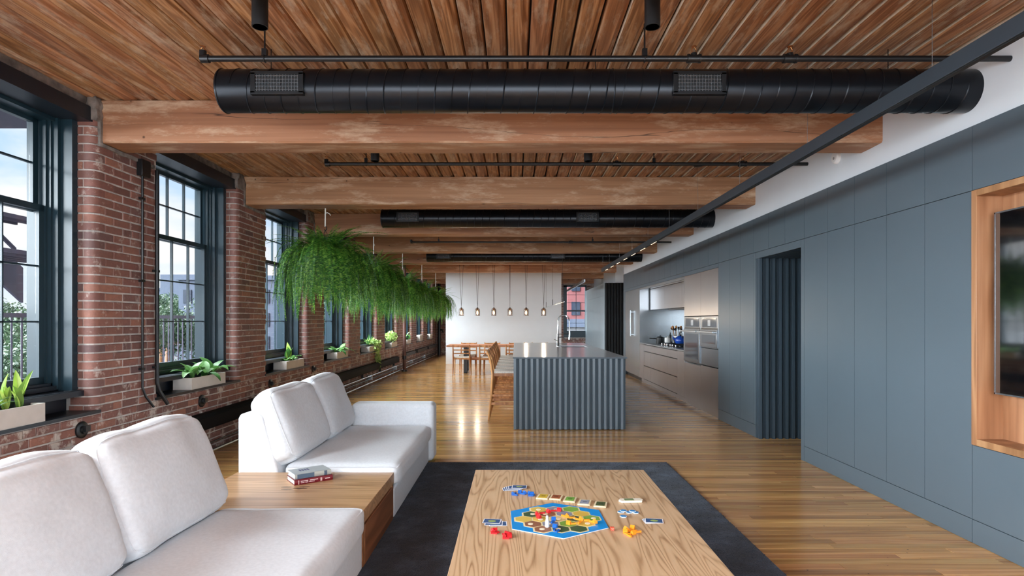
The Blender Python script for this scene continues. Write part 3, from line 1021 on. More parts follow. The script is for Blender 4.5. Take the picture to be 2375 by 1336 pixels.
for j, (x, y, r, h, lb) in enumerate([(3.10, 12.85, .085, .13, 'dark saucepan on the worktop past the cooktop'), (3.34, 12.95, .06, .2, 'tall dark pepper grinder behind the saucepan')]):
    t = thing(['saucepan', 'pepper_grinder'][j], lb, ['pan', 'grinder'][j], (x, y, .88))
    if j == 0:
        MB().lathe([(r * .95, 0), (r, .01), (r, h), (r - .004, h), (r - .006, .01), (0, .01)], 24).build('pot', M['black'], t, smooth=True)
        MB().lathe([(r + .003, h), (r * .6, h + .02), (.014, h + .025), (.016, h + .05), (0, h + .05)], 20).build('lid', M['black'], t, smooth=True)
        MB().tube([(-r, 0, h * .8), (-r - .15, 0, h * .9)], .01, 8).build('handle', M['black'], t)
    else:
        MB().lathe([(r * .6, 0), (r * .6, .03), (r * .4, .09), (r * .5, .15), (r * .5, .18), (r * .2, .19), (r * .25, .21), (0, .22)], 16).build('body', M['blackmatte'], t, smooth=True)
        MB().lathe([(.012, .22), (.016, .23), (0, .245)], 10).build('knob', M['chrome'], t, smooth=True)

# ---- island
isl = thing('kitchen_island', 'slate blue fluted kitchen island with a pale grey stone top', 'island', (0, 0, 0))
IX0, IX1, IY0, IY1 = -.027, 1.387, 7.50, 12.43
MB().box(.30, IX1 - .01, IY0 + .08, IY1 - .06, .06, .895).build('body', M['slatedark'], isl)
MB().box(IX0 + .012, IX1 - .012, IY0 + .042, IY0 + .08, .012, .895).build('front_board', M['slatedark'], isl)
MB().box(IX0 + .012, IX1 - .012, IY1 - .06, IY1 - .02, .012, .895).build('end_board', M['slatedark'], isl)
nf = 20; p = (IX1 - IX0) / nf
me = MB().prism([(-p * .46, 0), (-p * .46, -.030), (-p * .42, -.036), (-p * .02, -.036), (p * .42, -.012), (p * .43, 0)], 'z', .008, .894).mesh('batten', M['slate'])
for i in range(nf):
    inst('batten', me, isl, (IX0 + p * (i + .47), IY0 + .042, 0))
tp = MB()
SX0, SX1, SY0, SY1 = .80, 1.26, 10.35, 11.1
tp.box(IX0 - .008, SX0, IY0 - .004, IY1, .896, .914).box(SX1, IX1 + .008, IY0 - .004, IY1, .896, .914)
tp.box(SX0, SX1, IY0 - .004, SY0, .896, .914).box(SX0, SX1, SY1, IY1, .896, .914)
tp.build('countertop', M['counter'], isl)
MB().box(IX0 - .008, IX1 + .008, IY0 - .0065, IY0 - .004, .896, .914).build('countertop_edge', M['slatedark'], isl)
sk = MB(); sk.box(SX0, SX1, SY0, SY1, .70, .71).box(SX0 - .01, SX0, SY0, SY1, .70, .896).box(SX1, SX1 + .01, SY0, SY1, .70, .896)
sk.box(SX0, SX1, SY0 - .01, SY0, .70, .896).box(SX0, SX1, SY1, SY1 + .01, .70, .896)
sk.build('sink_basin', M['steelcool'], isl)
fa = thing('faucet', 'tall chrome spring faucet arching beside the island sink', 'faucet', (.752, 10.65, .914))
MB().lathe([(.03, 0), (.03, .012), (.024, .02), (.022, .22), (.014, .24), (.014, .36)], 20).build('column', M['chrome'], fa, smooth=True)
pts = [(0, 0, .36)] + [(.1 - .1 * math.cos(a), 0, .455 + .1 * math.sin(a)) for a in [i / 14 * PI for i in range(15)]] + [(.2, 0, .36), (.205, 0, .28)]
MB().tube(pts, .0075, 10).build('hose', M['chrome'], fa, smooth=True)
hp = []
for i in range(320):
    tt = i / 319 * (len(pts) - 1.001); j = int(tt); u = tt - j
    pz = Vector(pts[j]).lerp(Vector(pts[j + 1]), u)
    d = (Vector(pts[j + 1]) - Vector(pts[j])).normalized()
    nn = d.cross(Vector((0, 1, 0))).normalized()
    a = i * 2 * PI / 5.0
    hp.append(pz + (nn * math.cos(a) + Vector((0, 1, 0)) * math.sin(a)) * .011)
MB().tube(hp, .0022, 4, cap=False).build('spring', M['chrome'], fa, smooth=True, fix=False)
MB().tube([(.014, 0, .22), (.1, 0, .222), (.2, 0, .222)], .006, 8).build('holder_arm', M['chrome'], fa, smooth=True)
MB().tube([(.205, 0, .285), (.206, 0, .22), (.2, 0, .12)], [.011, .014, .016], 12).build('spray_head', M['chrome'], fa, smooth=True)
MB().tube([(.0, 0, .16), (.07, 0, .165), (.11, 0, .14), (.125, 0, .10)], .008, 8).build('spout', M['chrome'], fa, smooth=True)
MB().tube([(-.02, 0, .1), (-.07, -.02, .13)], .006, 8).build('lever', M['chrome'], fa, smooth=True)
# ------------------------------------------------------------------ ducts, pipes, lamps
def duct(x0, y, z, lb, r=.13):
    x1 = 2.83
    t = thing('air_duct', lb, 'duct', (0, y, z), group='black spiral ducts')
    n = 40
    MB().tube([(x0, 0, 0), (x0 + .004, 0, 0), (x1, 0, 0)], [r - .006, r, r], n).build('body', M['duct'], t, smooth=True)
    seam = []
    p = .104; T = int((x1 - x0 - .12) / p)
    for i in range(T * 26 + 1):
        a = 2 * PI * i / 26
        seam.append((x0 + .10 + p * i / 26, -r * 1.002 * math.cos(a), r * 1.002 * math.sin(a)))
    MB().tube(seam, .0046, 4, cap=False).build('spiral_seam', M['duct'], t, smooth=True, fix=False)
    b = MB()
    for xx in (x0 + .012, (x0 + x1) / 2 + .1):
        ring = [(xx, r * 1.003 * math.cos(2 * PI * i / 40), r * 1.003 * math.sin(2 * PI * i / 40)) for i in range(40)]
        b.tube(ring, .005, 6, closed=True)
    b.build('end_ring', M['duct'], t, smooth=True)
    for xv in (x0 + .39, x0 + 2.94):
        v = MB()
        W, H = .16, .062
        yy = -r - .012
        v.box(xv - W, xv + W, yy, -r * .55, H - .012, H + .008).box(xv - W, xv + W, yy, -r * .55, -H - .008, -H + .012)
        v.box(xv - W, xv - W + .03, yy, -r * .55, -H, H).box(xv + W - .03, xv + W, yy, -r * .55, -H, H)
        f = v.build('vent_frame', M['black'], t, bevel=.002, seg=1)
        g = MB()
        for i in range(15):
            xx = xv - W + .036 + i * (2 * W - .072) / 14
            g.box(xx - .002, xx + .002, yy + .006, yy + .010, -H + .012, H - .012)
        for i in range(5):
            zz = -H + .02 + i * (2 * H - .04) / 4
            g.box(xv - W + .03, xv + W - .03, yy + .003, yy + .007, zz - .002, zz + .002)
        g.build('grille', M['ovengrey'], f)
        MB().box(xv - W + .03, xv + W - .03, -r - .002, -r + .02, -H + .01, H - .01).build('damper', M['blackmatte'], f)
    for xx in (x0 + .3, (x0 + x1) / 2, x1 - .5):
        MB().tube([(xx, 0, r), (xx, 0, CEIL - z)], .003, 5).build('hanger_wire', M['black'], t)
duct(-1.83, 3.75, 2.805, 'black spiral air duct nearest the camera below the timber deck')
duct(-1.92, 8.62, 2.84, 'second black spiral air duct past two timber beams')
duct(-2.0, 13.5, 2.825, 'farthest black spiral air duct above the dining area')

def sprinkler(y, z, x0, cpl, hang, lb):
    t = thing('sprinkler_pipe', lb, 'pipe', (0, y, z), group='black sprinkler pipes')
    MB().tube([(x0, 0, 0), (2.84, 0, 0)], .017, 14).build('pipe', M['black'], t, smooth=True)
    def head(x, parent):
        b = MB().tube([(x, 0, .015), (x, 0, .035)], .009, 8)
        b.tube([(x - .011, 0, .035), (x - .013, 0, .05), (x - .004, 0, .066)], .0025, 6).tube([(x + .011, 0, .035), (x + .013, 0, .05), (x + .004, 0, .066)], .0025, 6)
        b.tube([(x, 0, .066), (x, 0, .07)], .016, 12)
        b.build('sprinkler_head', M['brass'], parent)
    for i, x in enumerate(cpl):
        b = MB().tube([(x - .035, 0, 0), (x + .035, 0, 0)], .0225, 14)
        b.tube([(x - .038, 0, 0), (x - .026, 0, 0)], .026, 14).tube([(x + .026, 0, 0), (x + .038, 0, 0)], .026, 14)
        b.tube([(x, 0, 0), (x, 0, .03)], .018, 12)
        c = b.build('coupling', M['black'], t, smooth=True)
        if i == 0 or len(cpl) < 3 or i == 1: head(x, c)
    b = MB().tube([(x0 - .01, 0, 0), (x0 + .035, 0, 0)], .024, 14).tube([(x0, 0, 0), (x0, 0, .045)], .02, 14)
    c = b.build('elbow', M['black'], t, smooth=True); head(x0, c)
    for x in hang:
        b = MB().tube([(x, 0, .02), (x, 0, CEIL - z)], .005, 8).box(x - .014, x + .014, -.012, .012, .014, .055)
        ring = [(x, .020 * math.cos(2 * PI * i / 16), .020 * math.sin(2 * PI * i / 16)) for i in range(16)]
        b.tube(ring, .003, 5, closed=True)
        b.build('hanger', M['black'], t)
sprinkler(3.43, 2.87, -1.79, [1.02, 1.57], [-1.436, .738], 'black sprinkler pipe crossing the ceiling closest to the camera')
sprinkler(5.81, 2.89, -1.835, [.98, 2.2], [-1.45, 1.34], 'black sprinkler pipe in the second bay behind the first beam')
sprinkler(10.9, 2.80, -1.9, [1.0], [-1.4, 1.4], 'thin black sprinkler pipe in the fourth bay')

def can(x, y, lb, L=.27):
    t = thing('ceiling_spotlight', lb, 'lamp', (x, y, CEIL - L), group='black cylinder spotlights')
    MB().lathe([(.033, .0), (.038, .0), (.038, L - .012), (.034, L - .010), (.034, L), (.0, L)], 28).build('body', M['blackmatte'], t, smooth=True)
    MB().lathe([(.033, .0), (.030, .05), (.0, .05)], 24).build('reflector', M['ovengrey'], t, smooth=True)
    MB().tube([(0, 0, .045), (0, 0, .05)], .018, 14).build('bulb', M['spot'], t)
can(-1.246, 2.92, 'left black cylinder spotlight hanging above the first sprinkler pipe')
can(.666, 2.92, 'right black cylinder spotlight hanging above the first sprinkler pipe')
can(-1.26, 5.37, 'left black cylinder spotlight in the second ceiling bay, mostly hidden by the beam')
can(.65, 5.37, 'right black cylinder spotlight in the second ceiling bay, mostly hidden by the beam')
t = thing('smoke_detector', 'small black disc detector on the second ceiling bay near the right wall', 'detector', (1.98, 6.5, CEIL - .03), group=None)
MB().lathe([(.04, 0), (.05, .008), (.05, .035), (0, .035)], 20).build('body', M['black'], t, smooth=True)
t = thing('smoke_detector', 'round white smoke detector on the white wall band under the first beam', 'detector', (2.829, 5.27, 2.807))
MB().tube([(-.032, 0, 0), (-.022, 0, 0), (0, 0, 0)], [.045, .056, .058], 24).build('housing', colmat((236, 236, 236)), t, smooth=True)
MB().tube([(-.035, 0, -.01), (-.031, 0, -.01)], .012, 14).build('test_button', colmat((150, 150, 155)), t)

# track
t = thing('track_light', 'long black linear track light hung along the slate wall on thin wires', 'lamp', (1.9, 0, 2.45))
MB().box(0, .042, 1.0, 13.3, 0.004, .080).build('profile', paint('track_paint', (38, 46, 54), .5), t, bevel=.002)
MB().box(.010, .032, 1.0, 13.29, 0.0, .006).build('diffuser_slot', M['blackmatte'], t)
for i in range(7):
    yy = 8.2 + i * .72
    l = MB(); 
    for j in range(5): l.tube([(.021, yy + j * .07, -.002), (.021, yy + j * .07, .002)], .008, 8)
    l.build('spot_cluster', M['spot'], t)
for yy in [1.58, 2.764, 3.948, 5.136, 6.32, 7.5, 8.7, 9.9, 11.1, 12.3, 13.2]:
    MB().tube([(.021, yy, .08), (.021, yy, CEIL - 2.45)], .0013, 5).build('wire', M['steelcool'], t)
t = thing('track_light', 'short far track light hanging in front of the end window', 'lamp', (1.9, 0, 2.45))
MB().box(0, .042, 16.7, 22.3, 0.0, .076).build('profile', M['steelcool'], t, bevel=.002)
for yy in (17.3, 19.5, 21.7):
    MB().tube([(.021, yy, .076), (.021, yy, CEIL - 2.45)], .0013, 5).build('wire', M['steelcool'], t)
t = thing('linear_pendant', 'slim pale linear pendant hanging beside the last glass pendant', 'lamp', (.93, 18.5, 1.78))
MB().tube([(0, 0, 0), (.115, -5.6, 0)], .011, 4).build('bar', M['steelcool'], t)
for u in (.03, .45, .93):
    MB().tube([(.115 * u, -5.6 * u, 0), (.115 * u, -5.6 * u, CEIL - 1.78)], .003, 5).build('wire', M['black'], t)
    MB().tube([(.115 * u, -5.6 * u, 0), (.115 * u, -5.6 * u, .16)], .009, 6).build('grip', M['black'], t)

# glass pendants over the dining table
for i, px in enumerate([1070, 1107.3, 1145.3, 1182.8, 1220.3, 1261]):
    x = (px - 1196) / 1390 * 15.9
    t = thing('pendant_lamp', '%s small smoked glass pendant from the left over the dining table' % ORD[i], 'lamp', (x, 15.9, 1.50), group='smoked glass pendants')
    MB().lathe([(.066, 0), (.0665, .15), (.062, .178), (.045, .195), (.022, .2)], 24).build('glass_shade', M['smoke'], t, smooth=True)
    MB().lathe([(.024, .195), (.024, .215), (.008, .225), (0, .225)], 16).build('cap', M['black'], t)
    MB().tube([(0, 0, .195), (0, 0, .14)], .014, 10).build('socket', M['brass'], t)
    MB().lathe([(0, .03), (.018, .045), (.027, .075), (.02, .11), (.012, .14), (0, .142)], 16).build('bulb', M['bulb'], t, smooth=True)
    sp = [.055, .045, .03, .006, .03, .04][i]
    for s in (-1, 1):
        MB().tube([(0, 0, .222), (s * sp * 1.1, 0, CEIL - 1.5)], .0042, 5).build('wire', M['blackmatte'], t)
    pl = bpy.data.lights.new('pendant_glow', 'POINT'); pl.energy = 6; pl.color = (1, .82, .6); pl.shadow_soft_size = .03
    po = bpy.data.objects.new('glow', pl); C.objects.link(po); po.parent = t; po.location = (0, 0, -.03)

# ------------------------------------------------------------------ left wall services
t = thing('conduit', 'thin black conduit rising up the first brick pier from a junction box', 'pipe', (WL, 0, 0))
Y1, Y2 = 1390 * 3.2 / (1196 - 325.), 1390 * 3.2 / (1196 - 358.)
b = MB().tube([(.02, Y1, 2.62), (.02, Y1, .80), (.03, Y1 + .03, .72), (.05, Y1 + .11, .62)], .010, 8)
b.build('tube', M['black'], t, smooth=True)
MB().box(0, .05, Y1 - .05, Y1 + .07, 2.60, 2.74).build('junction_box', M['black'], t, bevel=.004)
b = MB()
for z in (.95, 1.7, 2.4): b.box(0, .03, Y1 - .025, Y1 + .025, z, z + .02)
b.build('clip', M['black'], t)
t = thing('conduit', 'thicker black conduit beside the second window running down the pier edge', 'pipe', (WL, 0, 0))
MB().tube([(.025, Y2 - .0, 2.70), (.025, Y2, .82), (.03, Y2 + .03, .74), (.06, Y2 + .10, .62)], .017, 10).build('tube', M['black'], t, smooth=True)
b = MB()
for z in (.95, 1.8): b.box(0, .03, Y2 - .035, Y2 + .035, z, z + .02)
b.build('clip', M['black'], t)
for i, (px, py, s) in enumerate([(188, 997, 1.), (467, 930, 1.), (626, 890, .9), (726, 856, .9)]):
    dx = px - 1196.
    Y = -1390 * 3.2 / dx; Z = CZ - (py - 744) / 1390 * Y
    t = thing('wall_outlet', 'round black wall outlet on the brick below the %s window ledge' % ['first', 'second', 'third', 'fourth'][i] if i else 'round black wall outlet on the brick under the nearest pier', 'outlet', (WL, Y, Z), group='round black outlets')
    MB().tube([(0, 0, 0), (.012, 0, 0), (.018, 0, 0)], [.062 * s, .062 * s, .052 * s], 24).build('plate', M['black'], t, smooth=True)
    MB().tube([(.018, 0, 0), (.035, 0, 0)], .03 * s, 16).build('socket', M['blackmatte'], t)
    MB().box(.03, .05, -.018, .03, -.012, .03).build('cover_flap', M['black'], t)
# heater line
t = thing('baseboard_heater', 'long black fin-tube heater box running along the brick wall', 'heater', (WL, 0, 0))
MB().prism([(.0, .275), (.10, .275), (.115, .29), (.115, .40), (.09, .43), (0, .43)], 'y', 2.0, 15.9).build('cover', M['heater'], t, bevel=.003)
b = MB()
for yy in [2.8 + i * 1.6 for i in range(9)]: b.box(0, .05, yy, yy + .03, .18, .28)
b.build('bracket', M['black'], t)
t = thing('heating_pipe', 'pair of pale heating pipes low along the brick wall', 'pipe', (WL, 0, 0))
b = MB().tube([(.08, 9.3, .185), (.08, 23.78, .185)], .014, 8)
b.build('upper_pipe', M['steelcool'], t, smooth=True)
MB().tube([(.10, 2.0, .045), (.10, 23.78, .045)], .017, 8).build('lower_pipe', M['steelcool'], t, smooth=True)
MB().tube([(.035, 2.0, .105), (.035, 24.0, .105)], .010, 8).build('lower_pipe', M['black'], t, smooth=True)
b = MB()
for yy in (10.0, 12.9, 15.6, 18, 20.5): b.box(.004, .11, yy - .02, yy + .02, .10, .2)
b.build('bracket', M['steelcool'], t)
for i, (a, c) in enumerate([(16.9, 18.4), (18.9, 20.9), (21.3, 23.6)]):
    t = thing('fin_heater', '%s short black finned heater on the far stretch of brick wall' % ORD[i], 'heater', (WL, 0, 0), group='short fin heaters')
    MB().box(.02, .12, a, c, .36, .46).build('cover', M['blackmatte'], t, bevel=.004)
    MB().tube([(.07, a - .3, .40), (.07, c + .2, .40)], .014, 8).build('pipe', M['steelcool'], t)
t = thing('standpipe', 'rust brown vertical pipe beside the sixth pier', 'pipe', (WL + .175, 16.3, 0))
MB().tube([(0, 0, 0), (0, 0, CEIL)], .045, 16).build('pipe', paint('rust_pipe', (92, 60, 52), .6, var=.2), t, smooth=True)
b = MB().tube([(0, 0, .32), (0, 0, .42)], .058, 16).tube([(0, 0, 0), (0, 0, .04)], .08, 16)
b.build('flange', M['black'], t, smooth=True)
t = thing('standpipe', 'black standpipe with valve in the far brick corner', 'pipe', (-3.05, 23.9, 0))
MB().tube([(0, 0, 0), (0, 0, CEIL)], .06, 14).build('pipe', M['black'], t, smooth=True)
MB().tube([(0, 0, 1.0), (.12, -.02, 1.0), (.16, -.02, .9)], .035, 10).build('valve', M['black'], t, smooth=True)

# ------------------------------------------------------------------ ferns
def frond_mesh(L, a0, a1, kink, npin, wid, seed):
    r = random.Random(seed)
    vs = []; fs = []
    pts = []; p = Vector((0, 0, 0)); N = npin
    side = r.uniform(-.25, .25)
    for i in range(N + 1):
        t = i / N
        pts.append(p.copy())
        s = min(1, t / kink); s = s * s * (3 - 2 * s)
        a = a0 + (a1 - a0) * s
        yaw = side * t
        p = p + Vector((math.cos(a) * math.cos(yaw), math.cos(a) * math.sin(yaw), math.sin(a))) * L / N
    mb = MB()
    mb.tube([pts[i] for i in range(0, N + 1, 4)], [.0022 * (1 - .8 * i / N) for i in range(0, N + 1, 4)], 3, cap=False)
    for i in range(2, N):
        t = i / N
        d = (pts[i + 1] - pts[i]).normalized()
        sd = d.cross(Vector((0, 0, 1)))
        if sd.length < .15: sd = Vector((0, 1, 0))
        sd.normalize()
        up = sd.cross(d).normalized()
        w_ = wid * (math.sin(PI * min(1, t * .9 + .1)) ** .6) * (1 - .35 * t)
        h = L / N * .78
        for s in (-1, 1):
            tip = pts[i] + sd * s * w_ + d * w_ * .25 - up * w_ * r.uniform(.05, .35)
            mid = pts[i] + (tip - pts[i]) * .45
            mb.raw([pts[i], mid - d * h * .5, tip, mid + d * h * .5], [(0, 1, 2, 3)])
    return mb.mesh('frond', M['fern'], fix=False)
fr = []
for i in range(7):
    fr.append(frond_mesh(.96 + .05 * (i % 3), R(50 - 7 * i), R(-84),    .56 + .05 * (i % 3), 62, .054, i))
fu = [frond_mesh(.50 + .07 * i, R(74 - 11 * i), R(18 - 14 * i), 1.0, 40, .054, 20 + i) for i in range(4)]
def fern(k, x, y, zt, lb, sc=1., n=250):
    rope_top = 2.743
    zc = zt
    t = thing('hanging_fern', lb, 'plant', (x, y, zc), rz=k * 1.3, group='hanging ferns')
    MB().tube([(0, 0, .36), (.002, 0, rope_top - zc)], .008, 6).build('rope', M['rope'], t)
    MB().tube([(0, 0, .52), (.02, .01, .535), (.05, .01, .52), (.06, .015, .50)], .005, 5).build('rope_knot', M['rope'], t)
    hk = MB().tube([(0, 0, .37), (.018, 0, .35), (.015, 0, .325), (0, 0, .315), (-.012, 0, .325)], .006, 6)
    for a in range(3):
        hk.tube([(0, 0, .32), (.15 * math.cos(a * 2.09), .15 * math.sin(a * 2.09), .02)], .003, 4)
    hk.build('hanger_hook', M['black'], t)
    MB().lathe([(.0, -.16), (.10, -.16), (.155, 0), (.165, .02), (.15, .02), (.14, 0), (0, -.01)], 20).build('basket', M['blackmatte'], t, smooth=True)
    r = random.Random(100 + k)
    for i in range(n):
        u = i / n
        a = i * 2.39996 + r.uniform(-.2, .2)
        if u < .74:
            me = fr[min(6, int(u / .74 * 7) if r.random() < .7 else r.randrange(7))]
            s = r.uniform(.78, 1.10) * sc
            rad = r.uniform(.03, .15)
            pitch = r.uniform(-.18, .22)
        else:
            me = fu[r.randrange(4)]; s = r.uniform(.7, 1.15) * sc; rad = r.uniform(0, .12); pitch = r.uniform(-.25, .3)
        o = inst('frond', me, t, (rad * math.cos(a), rad * math.sin(a), r.uniform(-.02, .05)), None, s)
        o.rotation_euler = (r.uniform(-.15, .15), pitch, a)
for k, (zt, lb) in enumerate([(2.16, 'largest hanging fern, nearest to the camera, in front of the third window'), (2.10, 'hanging fern second from the camera'), (2.05, 'hanging fern third from the camera, middle of the row'),
                              (1.99, 'hanging fern fourth from the camera'), (1.97, 'smallest looking hanging fern, farthest away beside the white partition')]):
    yb = beam_y(k + 2)
    fern(k, -2.33 + .01 * k, yb + .26, zt, lb, 1.0 - .02 * k, 260 if k < 2 else 220)

# ------------------------------------------------------------------ planters on the ledges
def leaf_mesh(L, W, a0, a1, mat, fold=.25, n=7, tip=1., name='leaf', curlw=0):
    """strap leaf growing along +X/+Z, arching from angle a0 to a1"""
    p = Vector((0, 0, 0)); vs = []; fs = []
    for i in range(n + 1):
        t = i / n
        a = a0 + (a1 - a0) * t
        ww = W * (math.sin(PI * (.12 + .88 * t) ** tip)) ** .8 if i < n else 0.001
        if i == 0: ww = W * .35
        nrm = Vector((-math.sin(a), 0, math.cos(a)))
        vs += [p + Vector((0, -ww / 2, 0)) + nrm * fold * ww, p.copy(), p + Vector((0, ww / 2, 0)) + nrm * fold * ww]
        p = p + Vector((math.cos(a), 0, math.sin(a))) * L / n
    for i in range(n):
        fs += [(i * 3, i * 3 + 1, i * 3 + 4, i * 3 + 3), (i * 3 + 1, i * 3 + 2, i * 3 + 5, i * 3 + 4)]
    m = MB().raw(vs, fs)
    me = m.mesh(name, mat, smooth=True, fix=False)
    return me
def planter(y0, y1, lb, h=.115, mat='concrete', x=WL + .005, d=.185, wall=.012):
    yc = (y0 + y1) / 2; w_ = (y1 - y0) / 2
    t = thing('planter_box', lb, 'planter', (x - d / 2, yc, .688), group='window ledge planters')
    b = MB()
    b.box(-d / 2, d / 2, -w_, -w_ + wall, 0, h).box(-d / 2, d / 2, w_ - wall, w_, 0, h)
    b.box(-d / 2, -d / 2 + wall, -w_ + wall, w_ - wall, 0, h).box(d / 2 - wall, d / 2, -w_ + wall, w_ - wall, 0, h)
    b.box(-d / 2 + wall, d / 2 - wall, -w_ + wall, w_ - wall, 0, .02)
    b.build('box', M[mat], t)
    MB().box(-d / 2 + wall, d / 2 - wall, -w_ + wall, w_ - wall, .02, h - .02).build('soil', M['soil'], t)
    return t, h - .02
def add_leaves(t, me_list, spots, r, name='leaf'):
    for (x, y, z, n, lo, hi, pit) in spots:
        a0 = r.uniform(0, 6.28)
        for i in range(n):
            me = me_list[r.randrange(len(me_list))]
            o = inst(name, me, t, (x, y, z), (0, r.uniform(-pit, pit), a0 + i * 2.4), r.uniform(lo, hi))
snk = [leaf_mesh(.22, .055, R(88), R(72), M['snake'], .3), leaf_mesh(.17, .06, R(80), R(60), M['snake'], .3), leaf_mesh(.24, .045, R(70), R(50), M['snake'], .3)]
orc = [leaf_mesh(.26, .085, R(62), R(-45), M['orchid'], .12, 9), leaf_mesh(.22, .08, R(48), R(-30), M['orchid'], .15, 9), leaf_mesh(.19, .09, R(75), R(20), M['orchid'], .15, 9), leaf_mesh(.28, .075, R(40), R(-62), M['orchid'], .12, 9)]
gra = [leaf_mesh(.2, .014, R(70), R(-40), M['orchid'], .1, 6), leaf_mesh(.16, .012, R(50), R(-50), M['orchid'], .1, 6)]
alo = [leaf_mesh(.26, .03, R(75), R(55), M['orchid'], .3, 6, .6), leaf_mesh(.2, .03, R(55), R(30), M['orchid'], .3, 6, .6)]
r = random.Random(3)
t, z = planter(3.25, 4.07, 'white planter with snake plant on the nearest window ledge', .125)
add_leaves(t, snk, [(.03, .27, z, 5, .8, 1.15, .12), (.02, .18, z, 5, .7, 1.1, .15)], r)
add_leaves(t, gra, [(.04, .05, z, 16, .7, 1.2, .3), (.03, -.1, z, 14, .7, 1.1, .3)], r, 'grass_blade')
t, z = planter(5.91, 6.60, 'pale planter with broad drooping orchid leaves on the second window ledge')
add_leaves(t, orc, [(.0, -.18, z, 7, 1.0, 1.3, .15), (.02, .02, z, 6, 1.0, 1.35, .15), (.0, .22, z, 7, 1.1, 1.5, .2)], r)
t, z = planter(8.36, 9.05, 'planter with one upright glossy leaf cluster on the third window ledge')
add_leaves(t, [leaf_mesh(.26, .10, R(86), R(74), M['snake'], .15, 8), leaf_mesh(.2, .09, R(80), R(62), M['orchid'], .15, 8)], [(.02, -.1, z, 5, .8, 1.1, .1)], r)
add_leaves(t, orc, [(.02, .08, z, 6, .5, .75, .2), (.03, -.2, z, 4, .5, .7, .2)], r)
t, z = planter(10.73, 11.42, 'planter with a spread of glossy orchid leaves on the fourth window ledge')
add_leaves(t, orc, [(.0, -.2, z, 6, .8, 1.1, .15), (.02, .0, z, 6, .8, 1.1, .15), (.0, .22, z, 7, .9, 1.2, .2)], r)
t, z = planter(13.1, 13.85, 'grey planter with spiky aloe and a pale plant trailing over its front')
add_leaves(t, alo, [(-.02, -.05, z, 14, .8, 1.3, .3)], r)
pl = leaf_mesh(.05, .04, R(30), R(-10), M['pale'], .2, 3)
rr = random.Random(8)
for i in range(420):
    u = rr.random()
    if u < .4:
        p = (rr.gauss(.04, .06), rr.gauss(.12, .11), z + .05 + rr.random() * .1)
    else:
        q = rr.random()
        p = (.12 + rr.gauss(.03, .025), .16 + rr.gauss(0, .09 * (1 - .4 * q)), z + .1 - q * .62)
    inst('leaf', pl, t, p, (rr.uniform(-1, 1), rr.uniform(-1, 1), rr.uniform(0, 6.3)), rr.uniform(.8, 1.5))
    if i > 290: break
t, z = planter(15.45, 16.17, 'planter with a round pale green bush on the sixth window ledge')
for i in range(170):
    a, b = rr.uniform(0, 6.28), rr.random()
    q = Vector((rr.gauss(0, 1), rr.gauss(0, 1), rr.gauss(0, 1))).normalized() * .17 * rr.random() ** .4
    inst('leaf', pl, t, (q.x * .9, q.y * 1.4, z + .15 + q.z * .9), (rr.uniform(-1, 1), rr.uniform(-1, 1), a), rr.uniform(.9, 1.7))
t, z = planter(17.7, 18.3, 'small planter with a leafy stem on the seventh window ledge', .12)
add_leaves(t, orc, [(.02, 0, z + .12, 9, .6, 1., .3), (.02, .12, z, 5, .5, .8, .2)], r)
planter(20.0, 20.6, 'empty pale planter on the eighth window ledge', .2)
planter(22.4, 22.95, 'empty grey planter on the last window ledge', .18)
# ------------------------------------------------------------------ rug
RX0, RX1, RY0, RY1 = -.90, 1.455, 1.2, 5.755
bm = bmesh.new()
nx, ny = 150, 300
vs = []; fs = []
for j in range(ny + 1):
    for i in range(nx + 1):
        u, v = i / nx, j / ny
        x, y = RX0 + (RX1 - RX0) * u, RY0 + (RY1 - RY0) * v
        e = min(min(u, 1 - u) * (RX1 - RX0), min(v, 1 - v) * (RY1 - RY0))
        z = .016 * min(1, (e / .02)) ** .5 + (noise.noise(Vector((x * 45, y * 45, 0))) * .0035 + noise.noise(Vector((x * 120, y * 120, 4))) * .002) * min(1, e / .02) + .002
        jx = noise.noise(Vector((x * 60, y * 60, 9))) * .004
        vs.append((x + (jx if e < .02 else 0), y + (jx if e < .02 else 0), z))
for j in range(ny):
    for i in range(nx):
        a = j * (nx + 1) + i
        fs.append((a, a + 1, a + nx + 2, a + nx + 1))
bm.free()
t = thing('area_rug', 'dark navy deep pile rug under the coffee table', 'rug')
MB().raw(vs, fs).build('pile', M['rug'], t, smooth=True, fix=False)
rt_ = random.Random(77)
vs = []; fs = []
while len(fs) < 100000:
    x, y = rt_.uniform(-.832, RX1 - .012), rt_.uniform(1.9, RY1 - .012)
    if -.15 < x < .72 and y < 3.6: continue
    k = noise.noise(Vector((x * 3.2, y * 3.2, 2.)))
    a_ = rt_.uniform(0, 6.283); le = rt_.uniform(.002, .009)
    w_ = rt_.uniform(.0022, .004); h_ = rt_.uniform(.008, .013)
    tx, ty = x + le * math.cos(a_) + k * .003, y + le * math.sin(a_) + k * .003
    o_ = len(vs)
    vs += [(x - w_ * math.sin(a_), y + w_ * math.cos(a_), .013), (x + w_ * math.sin(a_), y - w_ * math.cos(a_), .013), (tx, ty, .0095 + h_)]
    fs.append((o_, o_ + 1, o_ + 2))
o = MB().raw(vs, fs).build('tufts', M['rug'], t, fix=False); o['kind'] = 'stuff'
MB().box(RX0 + .004, RX1 - .004, RY0 + .004, RY1 - .004, .0005, .004).build('backing', M['blackmatte'], t)

